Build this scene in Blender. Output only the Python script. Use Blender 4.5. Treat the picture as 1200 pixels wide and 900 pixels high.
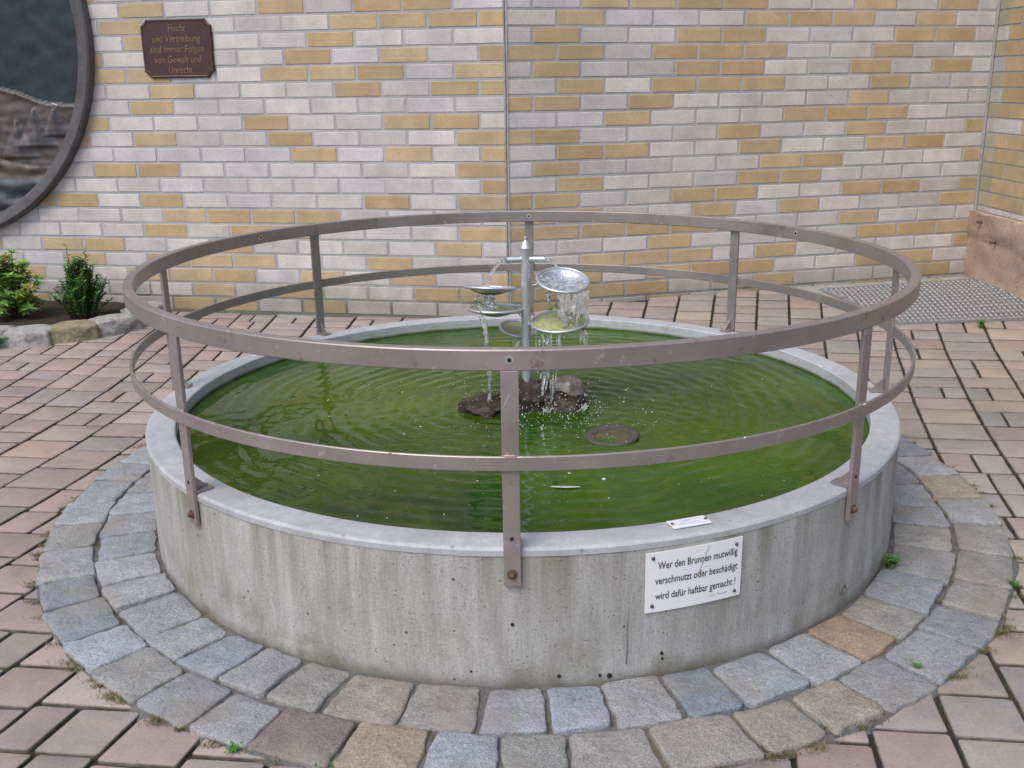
import bpy, bmesh, math, random
from mathutils import Vector, Matrix, noise
rad = math.radians
PI = math.pi
sc = bpy.context.scene
for o in list(bpy.data.objects):
    bpy.data.objects.remove(o, do_unlink=True)
C = sc.collection

# ------------------------------------------------------------------ camera
cam_d = bpy.data.cameras.new('camera')
cam = bpy.data.objects.new('camera', cam_d)
C.objects.link(cam)
PITCH, YAW, ROLL = rad(16.58949), rad(-0.25119), rad(-0.81422)
fw = Vector((math.sin(YAW)*math.cos(PITCH), math.cos(YAW)*math.cos(PITCH), -math.sin(PITCH)))
r0 = Vector((math.cos(YAW), -math.sin(YAW), 0)); u0 = r0.cross(fw)
r1 = r0*math.cos(ROLL)+u0*math.sin(ROLL); u1 = -r0*math.sin(ROLL)+u0*math.cos(ROLL)
cm = Matrix((r1, u1, -fw)).transposed().to_4x4()
cm.translation = Vector((-0.0153, -2.8213, 1.1778))
cam.matrix_world = cm
cam_d.sensor_width = 36
cam_d.lens = 1177.906/1200*36
cam_d.clip_start = 0.02
cam_d.clip_end = 500
sc.camera = cam

# ------------------------------------------------------------------ light
world = bpy.data.worlds.new('World'); sc.world = world; world.use_nodes = True
wn = world.node_tree; wn.nodes.clear()
sky = wn.nodes.new('ShaderNodeTexSky'); sky.sky_type = 'NISHITA'; sky.sun_disc = False
SUN_EL, SUN_AZ = 56, 218      # azimuth measured clockwise from +Y (north)
sky.sun_elevation = rad(SUN_EL); sky.sun_rotation = rad(SUN_AZ)
sky.air_density = 1.0; sky.dust_density = 3.0; sky.ozone_density = 1.0
bg = wn.nodes.new('ShaderNodeBackground'); bg.inputs['Strength'].default_value = 0.13
wo = wn.nodes.new('ShaderNodeOutputWorld')
wn.links.new(sky.outputs[0], bg.inputs['Color']); wn.links.new(bg.outputs[0], wo.inputs['Surface'])
sl = bpy.data.lights.new('sun', 'SUN'); sl.energy = 1.1; sl.angle = rad(30); sl.color = (1.0, 0.975, 0.955)
so = bpy.data.objects.new('sun', sl); C.objects.link(so)
az = rad(SUN_AZ)
sdir = Vector((math.sin(az)*math.cos(rad(SUN_EL)), math.cos(az)*math.cos(rad(SUN_EL)), math.sin(rad(SUN_EL))))
so.rotation_euler = sdir.to_track_quat('Z', 'Y').to_euler()
so.location = (0, 0, 8)
sc.view_settings.view_transform = 'Standard'
try: sc.view_settings.look = 'None'
except Exception: pass
sc.view_settings.gamma = 1; sc.view_settings.use_curve_mapping = False
sc.view_settings.exposure = 0.7

# ------------------------------------------------------------------ helpers
rnd = random.Random(7)
R_OUT, R_IN, H_B = 1.0433, 0.968, 0.315
WATER_Z = 0.277

def tag(o, label=None, cat=None, group=None, kind=None):
    if label: o['label'] = label
    if cat: o['category'] = cat
    if group: o['group'] = group
    if kind: o['kind'] = kind
    return o

def empty(name, loc, rz=0, label=None, cat=None, group=None):
    o = bpy.data.objects.new(name, None); C.objects.link(o)
    o.location = loc; o.rotation_euler = (0, 0, rz); o.empty_display_size = .05
    return tag(o, label, cat, group)

class MB:
    """collects verts/faces with a point colour, a smooth flag and optional uv"""
    def __init__(s): s.v = []; s.f = []; s.c = []; s.sm = []; s.uv = {}
    def add(s, verts, faces, col=(1, 1, 1), smooth=False):
        b = len(s.v)
        s.v.extend([tuple(v) for v in verts]); s.c.extend([col]*len(verts))
        for f in faces:
            s.f.append([i+b for i in f]); s.sm.append(smooth)
        return b
    def box(s, c, d, rz=0, col=(1, 1, 1), M=None):
        cx, cy, cz = c; hx, hy, hz = d[0]/2, d[1]/2, d[2]/2
        P = []
        for z in (-hz, hz):
            for x, y in ((-hx, -hy), (hx, -hy), (hx, hy), (-hx, hy)):
                X = x*math.cos(rz)-y*math.sin(rz); Y = x*math.sin(rz)+y*math.cos(rz)
                P.append(Vector((cx+X, cy+Y, cz+z)))
        if M: P = [M @ p for p in P]
        s.add(P, [(3, 2, 1, 0), (4, 5, 6, 7), (0, 1, 5, 4), (1, 2, 6, 5), (2, 3, 7, 6), (3, 0, 4, 7)], col)
    def tube(s, pts, rads, n=12, col=(1, 1, 1), cap=True, smooth=True, squash=None):
        pts = [Vector(p) for p in pts]
        if not isinstance(rads, (list, tuple)): rads = [rads]*len(pts)
        V = []; F = []
        up = Vector((0, 0, 1))
        t0 = (pts[1]-pts[0]).normalized()
        a = t0.orthogonal().normalized()
        for i, p in enumerate(pts):
            t = (pts[min(i+1, len(pts)-1)]-pts[max(i-1, 0)]).normalized()
            a = (a-t*a.dot(t)).normalized(); b = t.cross(a)
            for k in range(n):
                th = 2*PI*k/n
                V.append(p+(a*math.cos(th)+b*math.sin(th))*rads[i])
        for i in range(len(pts)-1):
            for k in range(n):
                F.append((i*n+k, i*n+(k+1) % n, (i+1)*n+(k+1) % n, (i+1)*n+k))
        if cap:
            F.append(tuple(range(n))[::-1]); F.append(tuple((len(pts)-1)*n+k for k in range(n)))
        s.add(V, F, col, smooth)
    def ring(s, prof, n=256, col=(1, 1, 1), smooth=True, a0=0, a1=2*PI, center=(0, 0, 0), M=None):
        """closed profile [(r,z)] swept round z"""
        full = abs(a1-a0-2*PI) < 1e-6
        m = len(prof); V = []; F = []
        cnt = n if full else n+1
        for i in range(cnt):
            th = a0+(a1-a0)*i/n
            for r, z in prof:
                p = Vector((center[0]+r*math.cos(th), center[1]+r*math.sin(th), center[2]+z))
                V.append(M @ p if M else p)
        for i in range(n):
            j = (i+1) % cnt
            for k in range(m):
                l = (k+1) % m
                F.append((i*m+k, j*m+k, j*m+l, i*m+l))
        if not full:
            F.append(tuple(range(m))); F.append(tuple((cnt-1)*m+k for k in range(m))[::-1])
        s.add(V, F, col, smooth)
    def lathe(s, prof, n=48, col=(1, 1, 1), smooth=True, M=None):
        """open profile, r may be 0 at the ends"""
        V = []; F = []; m = len(prof)
        for i in range(n):
            th = 2*PI*i/n
            for r, z in prof:
                p = Vector((r*math.cos(th), r*math.sin(th), z))
                V.append(M @ p if M else p)
        for i in range(n):
            j = (i+1) % n
            for k in range(m-1):
                F.append((i*m+k, j*m+k, j*m+k+1, i*m+k+1))
        s.add(V, F, col, smooth)
    def build(s, name, mat, parent=None, sharp=None, uvf=None, bevel=None):
        me = bpy.data.meshes.new(name)
        me.from_pydata(s.v, [], s.f); me.update()
        me.polygons.foreach_set('use_smooth', s.sm)
        ca = me.color_attributes.new('Col', 'FLOAT_COLOR', 'POINT')
        flat = []
        for c in s.c: flat.extend((c[0], c[1], c[2], 1))
        ca.data.foreach_set('color', flat)
        if uvf:
            uv = me.uv_layers.new(name='UVMap')
            for l in me.loops:
                uv.data[l.index].uv = uvf(me.vertices[l.vertex_index].co)
        bm = bmesh.new(); bm.from_mesh(me)
        bmesh.ops.remove_doubles(bm, verts=bm.verts, dist=1e-6)
        bmesh.ops.recalc_face_normals(bm, faces=bm.faces)
        bm.to_mesh(me); bm.free()
        me.materials.append(mat)
        if sharp is not None:
            me.set_sharp_from_angle(angle=rad(sharp))
        o = bpy.data.objects.new(name, me); C.objects.link(o)
        if bevel:
            md = o.modifiers.new('bevel', 'BEVEL'); md.width = bevel; md.segments = 2; md.limit_method = 'ANGLE'
        if parent: o.parent = parent
        return o

# ---- node material helper
def mat(name):
    m = bpy.data.materials.new(name); m.use_nodes = True
    nt = m.node_tree; nt.nodes.clear()
    out = nt.nodes.new('ShaderNodeOutputMaterial')
    b = nt.nodes.new('ShaderNodeBsdfPrincipled')
    nt.links.new(b.outputs[0], out.inputs[0])
    class H: pass
    h = H(); h.m = m; h.nt = nt; h.b = b; h.out = out
    def N(t, **kw):
        n = nt.nodes.new('ShaderNode'+t)
        for k, v in kw.items():
            if hasattr(n, k): setattr(n, k, v)
            else: n.inputs[k.replace('_', ' ')].default_value = v
        return n
    def L(a, bb): nt.links.new(a, bb)
    def coord(kind='Object', scale=(1, 1, 1)):
        t = N('TexCoord'); mp = N('Mapping'); mp.inputs['Scale'].default_value = scale
        L(t.outputs[kind], mp.inputs[0]); return mp.outputs[0]
    def noise_(scale, detail=4, rough=.55, vec=None, dist=0):
        n = N('TexNoise'); n.inputs['Scale'].default_value = scale; n.inputs['Detail'].default_value = detail
        n.inputs['Roughness'].default_value = rough; n.inputs['Distortion'].default_value = dist
        L(vec if vec else h.oc, n.inputs['Vector']); return n.outputs[0]
    def ramp(f, stops):
        r = N('ValToRGB'); e = r.color_ramp.elements
        while len(e) < len(stops): e.new(.5)
        for i, (p, c) in enumerate(stops):
            e[i].position = p; e[i].color = (c, c, c, 1) if isinstance(c, (int, float)) else (*c, 1)
        L(f, r.inputs[0]); return r.outputs[0]
    def mix(f, a, b_, mode='MIX'):
        n = N('Mix'); n.data_type = 'RGBA'; n.blend_type = mode; n.clamp_result = False
        for sock, v in ((n.inputs[0], f), (n.inputs[6], a), (n.inputs[7], b_)):
            if isinstance(v, (int, float)): sock.default_value = v if sock.type == 'VALUE' else (v, v, v, 1)
            elif isinstance(v, tuple): sock.default_value = (*v, 1)
            else: L(v, sock)
        return n.outputs[2]
    def math_(op, a, b_=None, c=None):
        n = N('Math'); n.operation = op
        for i, v in enumerate((a, b_, c)):
            if v is None: continue
            if isinstance(v, (int, float)): n.inputs[i].default_value = v
            else: L(v, n.inputs[i])
        return n.outputs[0]
    def bump(height, dist=.002, strength=1.0, chain=None):
        n = N('Bump'); n.inputs['Distance'].default_value = dist; n.inputs['Strength'].default_value = strength
        L(height, n.inputs['Height'])
        if chain: L(chain, n.inputs['Normal'])
        L(n.outputs[0], b.inputs['Normal']); return n.outputs[0]
    def voro(scale, vec=None, feature='F1', rnd_=1):
        n = N('TexVoronoi'); n.feature = feature; n.inputs['Scale'].default_value = scale; n.inputs['Randomness'].default_value = rnd_
        L(vec if vec else h.oc, n.inputs['Vector']); return n
    def setb(**kw):
        for k, v in kw.items():
            s_ = b.inputs[k.replace('_', ' ')]
            if isinstance(v, (int, float)): s_.default_value = v
            elif isinstance(v, tuple): s_.default_value = (*v, 1) if len(v) == 3 else v
            else: L(v, s_)
    def vcol():
        n = N('Attribute'); n.attribute_name = 'Col'; return n.outputs['Color']
    h.N, h.L, h.coord, h.noise, h.ramp, h.mix, h.math, h.bump, h.voro, h.set, h.vcol = N, L, coord, noise_, ramp, mix, math_, bump, voro, setb, vcol
    h.oc = coord()
    return h

# ------------------------------------------------------------------ materials
def m_brick():
    h = mat('glazed_brick'); c = h.vcol()
    n1 = h.noise(9, 5); n2 = h.noise(120, 4, .7); n3 = h.noise(2.2, 3)
    c = h.mix(1, c, h.ramp(n1, [(.3, .84), (.7, 1.06)]), 'MULTIPLY')
    c = h.mix(1, c, h.ramp(n2, [(.3, .84), (.65, 1.06)]), 'MULTIPLY')
    c = h.mix(h.ramp(h.noise(26, 5, .7), [(.58, 0), (.78, .35)]), c, (.3, .26, .22))
    c = h.mix(1, c, h.ramp(n3, [(.3, .9), (.7, 1.04)]), 'MULTIPLY')
    # soot specks and grey run-off streaks
    sv = h.coord(scale=(14, 14, 2.2)); st = h.noise(1, 5, .7, sv)
    c = h.mix(h.math('MULTIPLY', h.ramp(st, [(.56, 0), (.78, 1)]), .38), c, (.27, .25, .25))
    v = h.voro(70); sp = h.ramp(v.outputs['Distance'], [(.05, 1), (.13, 0)])
    sel = h.ramp(h.noise(6, 2), [(.58, 0), (.66, 1)])
    c = h.mix(h.math('MULTIPLY', sp, sel), c, (.13, .11, .1))
    # moss and damp on the lowest courses
    g = h.N('NewGeometry'); sx = h.N('SeparateXYZ'); h.L(g.outputs['Position'], sx.inputs[0])
    lo = h.ramp(h.math('ADD', sx.outputs['Z'], h.math('MULTIPLY', h.math('SUBTRACT', h.noise(7, 4), .5), .25)), [(.06, 1), (.22, 0)])
    c = h.mix(h.math('MULTIPLY', lo, .5), c, (.15, .145, .085))
    h.set(Base_Color=c, Roughness=.62)
    h.b.inputs['Specular IOR Level'].default_value = .35
    h.bump(h.mix(.5, n2, h.noise(45, 4)), .0012, .7)
    return h.m
def m_mortar():
    h = mat('mortar'); n = h.noise(90, 5, .7); n1 = h.noise(5, 4)
    c = h.mix(n, (.30, .295, .30), (.46, .45, .45))
    c = h.mix(1, c, h.ramp(n1, [(.3, .8), (.7, 1.1)]), 'MULTIPLY')
    g = h.N('NewGeometry'); sx = h.N('SeparateXYZ'); h.L(g.outputs['Position'], sx.inputs[0])
    lo = h.ramp(h.math('ADD', sx.outputs['Z'], h.math('MULTIPLY', h.math('SUBTRACT', h.noise(9, 4), .5), .25)), [(.03, 1), (.2, 0)])
    c = h.mix(h.math('MULTIPLY', lo, .75), c, (.06, .07, .03))
    h.set(Base_Color=c, Roughness=.95); h.bump(n, .002, .8); return h.m
def m_concrete():
    h = mat('board_cast_concrete')
    uv = h.N('TexCoord').outputs['UV']
    def sc_(sx, sy):
        mp = h.N('Mapping'); mp.inputs['Scale'].default_value = (sx, sy, 1); h.L(uv, mp.inputs[0]); return mp.outputs[0]
    fine = h.noise(1, 5, .7, sc_(260, 14)); med = h.noise(1, 5, .6, sc_(24, 5)); big = h.noise(1, 4, .55, sc_(3.2, 2.2))
    grain = h.noise(1, 4, .7, sc_(170, 170))
    c = h.mix(h.ramp(big, [(.3, 0), (.7, 1)]), (.34, .33, .31), (.45, .44, .42))
    c = h.mix(1, c, h.ramp(fine, [(.3, .84), (.7, 1.1)]), 'MULTIPLY')
    c = h.mix(1, c, h.ramp(med, [(.3, .78), (.7, 1.1)]), 'MULTIPLY')
    c = h.mix(1, c, h.ramp(grain, [(.25, .72), (.7, 1.14)]), 'MULTIPLY')
    # vertical run stains starting under the rim
    su = h.N('SeparateXYZ'); h.L(uv, su.inputs[0])
    run = h.ramp(h.noise(1, 4, .65, sc_(11, .6)), [(.46, 0), (.62, 1)])
    top = h.ramp(su.outputs['Y'], [(.08, .15), (.31, 1)])
    c = h.mix(h.math('MULTIPLY', h.math('MULTIPLY', run, top), .68), c, (.13, .12, .08))
    # algae patches low down
    lowm = h.ramp(su.outputs['Y'], [(0, 1), (.17, 0)])
    pat = h.ramp(h.noise(1, 5, .65, sc_(7, 8)), [(.47, 0), (.62, 1)])
    c = h.mix(h.math('MULTIPLY', h.math('MULTIPLY', lowm, pat), .75), c, (.135, .125, .07))
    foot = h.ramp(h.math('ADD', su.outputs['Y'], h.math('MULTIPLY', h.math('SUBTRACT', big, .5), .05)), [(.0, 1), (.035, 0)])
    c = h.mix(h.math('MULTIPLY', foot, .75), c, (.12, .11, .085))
    # blow holes, small and large
    p1 = h.voro(1, sc_(95, 95)); q1 = h.ramp(p1.outputs['Distance'], [(.07, 1), (.13, 0)])
    s1 = h.ramp(h.noise(1, 3, .5, sc_(22, 22)), [(.42, 0), (.5, 1)])
    p2 = h.voro(1, sc_(34, 34)); q2 = h.ramp(p2.outputs['Distance'], [(.07, 1), (.115, 0)])
    s2 = h.ramp(h.noise(1, 3, .5, sc_(9, 12)), [(.55, 0), (.6, 1)])
    pits = h.math('MAXIMUM', h.math('MULTIPLY', q1, s1), h.math('MULTIPLY', q2, s2))
    c = h.mix(h.math('MULTIPLY', pits, .85), c, (.05, .045, .04))
    h.set(Base_Color=c, Roughness=.86)
    hh = h.mix(.35, h.mix(.5, fine, grain), med)
    b1 = h.bump(hh, .0022, .6)
    inv = h.math('SUBTRACT', 1, pits); h.bump(inv, .003, .8, b1)
    return h.m
def m_rim():
    h = mat('smooth_rim_concrete'); n1 = h.noise(7, 5, .6); n2 = h.noise(160, 4, .7); n3 = h.noise(28, 5, .65)
    c = h.mix(h.ramp(n1, [(.3, 0), (.7, 1)]), (.36, .37, .39), (.44, .45, .47))
    c = h.mix(1, c, h.ramp(n2, [(.3, .85), (.7, 1.07)]), 'MULTIPLY')
    c = h.mix(1, c, h.ramp(n3, [(.35, .93), (.6, 1.03)]), 'MULTIPLY')
    v = h.voro(26); q = h.ramp(v.outputs['Distance'], [(.08, 1), (.16, 0)])
    s = h.ramp(h.noise(7, 3), [(.52, 0), (.6, 1)])
    c = h.mix(h.math('MULTIPLY', h.math('MULTIPLY', q, s), .7), c, (.15, .14, .12))
    c = h.mix(h.ramp(h.noise(4.5, 6, .7), [(.5, 0), (.68, .55)]), c, (.27, .26, .235))
    h.set(Base_Color=c, Roughness=.65); h.bump(h.mix(.5, n2, n3), .0016, .7); return h.m
def m_inner():
    h = mat('wet_inner_wall')
    g = h.N('NewGeometry'); sx = h.N('SeparateXYZ'); h.L(g.outputs['Position'], sx.inputs[0])
    n = h.noise(14, 5, .65)
    z = h.math('ADD', sx.outputs['Z'], h.math('MULTIPLY', h.math('SUBTRACT', n, .5), .012))
    f = h.N('MapRange'); h.L(z, f.inputs[0]); f.inputs[1].default_value = .279; f.inputs[2].default_value = .289
    c = h.mix(f.outputs[0], (.045, .07, .02), h.mix(n, (.34, .36, .35), (.48, .5, .48)))
    h.set(Base_Color=c, Roughness=.5); return h.m
def m_paver():
    h = mat('clay_paver'); c = h.vcol()
    n1 = h.noise(6, 4); n2 = h.noise(150, 5, .75); n3 = h.noise(24, 5, .6); n4 = h.noise(1.1, 3)
    c = h.mix(1, c, h.ramp(n1, [(.3, .86), (.7, 1.1)]), 'MULTIPLY')
    c = h.mix(1, c, h.ramp(n2, [(.3, .78), (.7, 1.14)]), 'MULTIPLY')
    c = h.mix(h.ramp(n3, [(.42, 0), (.75, .5)]), c, (.33, .27, .2))
    c = h.mix(h.ramp(h.noise(11, 5, .7), [(.52, 0), (.72, .5)]), c, (.2, .17, .145))
    v = h.voro(48); c = h.mix(h.math('MULTIPLY', h.ramp(v.outputs['Distance'], [(.08, 1), (.16, 0)]), h.ramp(h.noise(5, 3), [(.5, 0), (.6, .5)])), c, (.1, .08, .06))
    c = h.mix(1, c, h.ramp(n4, [(.3, .88), (.7, 1.06)]), 'MULTIPLY')
    h.set(Base_Color=c, Roughness=.75); h.bump(h.mix(.6, n3, n2), .002, .75); return h.m
def m_sett():
    h = mat('split_granite'); c = h.vcol()
    v = h.voro(190); v2 = h.voro(330)
    n1 = h.noise(260, 3, .8); n3 = h.noise(18, 6, .65); n4 = h.noise(5, 3)
    sp = h.ramp(n1, [(.32, .5), (.5, 1.0), (.68, 1.42)])
    c0 = h.mix(1, c, sp, 'MULTIPLY')
    c0 = h.mix(1, c0, h.ramp(n3, [(.28, .74), (.7, 1.14)]), 'MULTIPLY')
    c0 = h.mix(h.ramp(n4, [(.5, 0), (.68, .6)]), c0, (.235, .205, .165))
    c0 = h.mix(h.ramp(h.noise(33, 6, .75), [(.56, 0), (.72, .55)]), c0, (.09, .085, .08))
    h.set(Base_Color=c0, Roughness=.72)
    b1 = h.bump(n3, .014, .85); h.bump(h.noise(110, 4, .7), .002, .7, b1); return h.m
def m_bed():
    h = mat('joint_mortar'); n = h.noise(60, 5, .75); n2 = h.noise(3.5, 5, .6)
    c = h.mix(h.ramp(n, [(.3, 0), (.7, 1)]), (.075, .07, .068), (.175, .165, .158))
    c = h.mix(h.ramp(n2, [(.55, 0), (.68, .8)]), c, (.13, .1, .05))
    h.set(Base_Color=c, Roughness=.95); h.bump(n, .006, 1); return h.m
def m_soil():
    h = mat('dark_joint_soil'); n = h.noise(90, 5, .75); n2 = h.noise(2.4, 4)
    c = h.mix(n, (.012, .008, .006), (.045, .032, .023))
    c = h.mix(h.ramp(n2, [(.52, 0), (.66, .8)]), c, (.045, .05, .015))
    h.set(Base_Color=c, Roughness=1); h.bump(n, .005, 1); return h.m
def m_paint():
    h = mat('mauve_brown_painted_steel'); n = h.noise(260, 3, .7); n1 = h.noise(6, 5, .6); n2 = h.noise(38, 6, .75)
    c = h.mix(h.ramp(n1, [(.3, 0), (.7, 1)]), (.27, .225, .215), (.345, .295, .285))
    c = h.mix(h.ramp(n2, [(.60, 0), (.64, .8)]), c, (.44, .40, .40))
    c = h.mix(h.ramp(h.noise(16, 6, .75), [(.60, 0), (.68, .7)]), c, (.19, .10, .075))
    h.set(Base_Color=c, Roughness=h.ramp(n1, [(.3, .28), (.7, .45)]), Metallic=.5)
    h.b.inputs['Specular IOR Level'].default_value = .7
    h.bump(h.mix(.6, n, n2), .0006, .7); return h.m
def m_galv():
    h = mat('galvanised_steel'); n = h.noise(30, 5, .7); v = h.voro(120)
    c = h.mix(n, (.5, .52, .55), (.68, .7, .73))
    h.set(Base_Color=c, Roughness=h.ramp(n, [(.3, .3), (.7, .5)]), Metallic=.75)
    h.bump(n, .0006, .5); return h.m
def m_simple(name, col, rough=.6, metal=0, var=.25, scale=30, bump=.001, spec=.5):
    h = mat(name); n = h.noise(scale, 5, .7)
    a = tuple(x*(1-var) for x in col); b = tuple(min(1, x*(1+var)) for x in col)
    h.set(Base_Color=h.mix(h.ramp(n, [(.3, 0), (.7, 1)]), a, b), Roughness=rough, Metallic=metal)
    h.b.inputs['Specular IOR Level'].default_value = spec
    h.bump(n, bump, .7); return h.m
def m_water():
    h = mat('murky_green_water')
    sh = h.coord(scale=(1, 1, 1))
    n1 = h.noise(2.3, 5, .62, dist=.8); n2 = h.noise(7.5, 6, .72, dist=1.8); n3 = h.noise(1.2, 2)
    c = h.mix(h.ramp(n1, [(.36, 0), (.62, 1)]), (.008, .047, .0003), (.034, .084, .0006))
    c = h.mix(h.ramp(n2, [(.5, 0), (.66, .5)]), c, (.06, .11, .003))
    vd = h.N('VectorMath'); vd.operation = 'DISTANCE'; h.L(h.oc, vd.inputs[0]); vd.inputs[1].default_value = (-.42, .06, .27)
    dd = h.math('ADD', vd.outputs['Value'], h.math('MULTIPLY', h.math('SUBTRACT', n2, .5), .5))
    c = h.mix(h.ramp(dd, [(.08, .75), (.42, 0)]), c, (.105, .15, .002))
    c = h.mix(1, c, h.ramp(n3, [(.35, .75), (.7, 1.12)]), 'MULTIPLY')
    # floating pollen and scum specks
    sv = h.voro(75); sp = h.math('MULTIPLY', h.ramp(sv.outputs['Distance'], [(.06, 1), (.1, 0)]), h.ramp(h.noise(4, 4, .7), [(.52, 0), (.62, 1)]))
    c = h.mix(h.math('MULTIPLY', sp, .6), c, (.22, .24, .1))
    h.set(Base_Color=c, Roughness=.045, IOR=1.33)
    h.b.inputs['Specular IOR Level'].default_value = .4
    w = h.noise(26, 3, .5); h.bump(w, .0016, .5); return h.m
def m_clear():
    h = mat('splashing_water')
    n = h.noise(120, 3, .6)
    h.set(Base_Color=(.93, .96, .97), Roughness=.06, IOR=1.33)
    h.b.inputs['Transmission Weight'].default_value = 1.0
    h.bump(n, .002, .6)
    d = h.N('BsdfDiffuse'); d.inputs[0].default_value = (.86, .88, .9, 1)
    mx = h.N('MixShader'); h.L(h.ramp(h.noise(70, 4, .8), [(.42, .02), (.66, .36)]), mx.inputs[0])
    h.L(h.b.outputs[0], mx.inputs[1]); h.L(d.outputs[0], mx.inputs[2]); h.L(mx.outputs[0], h.out.inputs[0])
    return h.m
def m_leaf(name, rough=.45):
    h = mat(name); c = h.vcol(); h.set(Base_Color=c, Roughness=rough)
    h.b.inputs['Subsurface Weight'].default_value = 0
    tr = h.N('BsdfTranslucent'); h.L(c, tr.inputs[0])
    mx = h.N('MixShader'); mx.inputs[0].default_value = .3
    h.L(h.b.outputs[0], mx.inputs[1]); h.L(tr.outputs[0], mx.inputs[2]); h.L(mx.outputs[0], h.out.inputs[0])
    return h.m
def m_rock(name, a, b, c3):
    h = mat(name); n1 = h.noise(7, 6, .65); n2 = h.noise(60, 5, .75); n3 = h.noise(16, 5, .6)
    c = h.mix(h.ramp(n1, [(.35, 0), (.65, 1)]), a, b)
    c = h.mix(h.ramp(n3, [(.5, 0), (.65, .7)]), c, c3)
    c = h.mix(1, c, h.ramp(n2, [(.3, .7), (.7, 1.2)]), 'MULTIPLY')
    h.set(Base_Color=c, Roughness=.85); b1 = h.bump(n3, .01, .8); h.bump(n2, .004, .8, b1); return h.m
def m_bronze():
    h = mat('patinated_bronze_relief'); c = h.vcol()
    n1 = h.noise(11, 6, .7); n2 = h.noise(50, 5, .7)
    c = h.mix(1, c, h.ramp(n1, [(.25, .55), (.75, 1.5)]), 'MULTIPLY')
    c = h.mix(h.ramp(n2, [(.6, 0), (.8, .35)]), c, (.1, .13, .13))
    h.set(Base_Color=c, Roughness=.5, Metallic=.25)
    h.bump(h.mix(.5, n1, n2), .004, .6); return h.m

M = dict(brick=m_brick(), mortar=m_mortar(), conc=m_concrete(), rim=m_rim(), inner=m_inner(), paver=m_paver(), sett=m_sett(),
         bed=m_bed(), soil=m_soil(), paint=m_paint(), galv=m_galv(), water=m_water(), clear=m_clear(),
         white=m_simple('white_sign_enamel', (.74, .74, .76), .35, 0, .03, 12, .0002),
         ink=m_simple('black_sign_ink', (.03, .03, .035), .5, 0, .1),
         blueink=m_simple('faint_blue_ink', (.33, .42, .62), .5, 0, .1),
         rust=m_simple('rusty_bolt', (.15, .085, .06), .75, .4, .35, 200, .001),
         screw=m_simple('dull_screw', (.12, .12, .13), .4, .8, .2, 100),
         plaque=m_simple('brown_bronze_plaque', (.068, .034, .03), .42, .3, .25, 40),
         gilt=m_simple('dull_gilt_lettering', (.27, .16, .095), .45, .4, .3, 60),
         leaf=m_leaf('leaf'), stem=m_simple('woody_stem', (.09, .06, .035), .9),
         rockA=m_rock('pale_edging_stone', (.26, .25, .235), (.4, .39, .38), (.17, .165, .13)),
         rockB=m_rock('mossy_sandstone', (.24, .2, .11), (.3, .26, .17), (.09, .1, .03)),
         wetrock=m_rock('wet_dark_rock', (.014, .0095, .007), (.05, .034, .025), (.008, .006, .005)),
         cap=m_rock('worn_fountain_stone', (.06, .026, .015), (.30, .27, .25), (.03, .015, .010)),
         bronze=m_bronze(), dark=m_simple('dark_hole', (.012, .011, .01), .9),
         algae=m_simple('green_bowl_algae', (.34, .37, .17), .12, 0, .35, 45, .002),
         seal=m_simple('grey_joint_sealant', (.33, .32, .31), .8, 0, .2, 40),
         grate=m_simple('galvanised_grating', (.29, .29, .30), .5, .4, .2, 90),
         dark2=m_simple('grey_formwork_line', (.25, .24, .225), .9),
         slab=m_simple('pale_concrete_kerb', (.3, .28, .25), .85, 0, .22, 14, .002),
         mulch=m_simple('dark_bark_mulch', (.035, .018, .012), .95, 0, .5, 60, .02),
         drygrass=m_simple('dry_moss', (.16, .13, .05), .95, 0, .4, 60))
M['cap'].node_tree.nodes['Principled BSDF'].inputs['Roughness'].default_value = .3
M['wetrock'].node_tree.nodes['Principled BSDF'].inputs['Roughness'].default_value = .3
M['wetrock'].node_tree.nodes['Principled BSDF'].inputs['Specular IOR Level'].default_value = .3

# plinth: peach render / sandstone with cracks
def m_plinth():
    h = mat('peach_sandstone_plinth'); n1 = h.noise(3.5, 5, .6); n2 = h.noise(70, 5, .7); n3 = h.noise(13, 6, .7)
    c = h.mix(h.ramp(n1, [(.3, 0), (.7, 1)]), (.36, .25, .18), (.47, .35, .27))
    c = h.mix(h.ramp(n3, [(.55, 0), (.7, .5)]), c, (.26, .19, .11))
    c = h.mix(1, c, h.ramp(n2, [(.3, .84), (.7, 1.1)]), 'MULTIPLY')
    wv = h.noise(3, 4, .6, h.coord(scale=(1.4, 1.4, 3.2))); cr = h.ramp(h.math('ABSOLUTE', h.math('SUBTRACT', wv, .53)), [(0, 1), (.007, 0)])
    c = h.mix(h.math('MULTIPLY', cr, .6), c, (.07, .045, .03))
    h.set(Base_Color=c, Roughness=.85); h.bump(h.mix(.4, n2, n3), .004, .7); return h.m
M['plinth'] = m_plinth()

# ------------------------------------------------------------------ ground
def sst(a, b, x):
    t = max(0, min(1, (x-a)/(b-a))); return t*t*(3-2*t)
def gz(x, y): return .072*sst(1.45, 2.6, y)*sst(-.45, .5, x)

J = Vector((-0.0462, 2.2928, 0))             # the vertical expansion joint where the wall bends
AL, AR = rad(10.138), rad(14.566)
DL = Vector((-math.cos(AL), math.sin(AL), 0)); DR = Vector((math.cos(AR), math.sin(AR), 0))
CORN = J+DR*2.765
DS = Vector((.03, -1, 0)).normalized()      # direction of the side wall, from the corner towards the viewer

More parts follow.
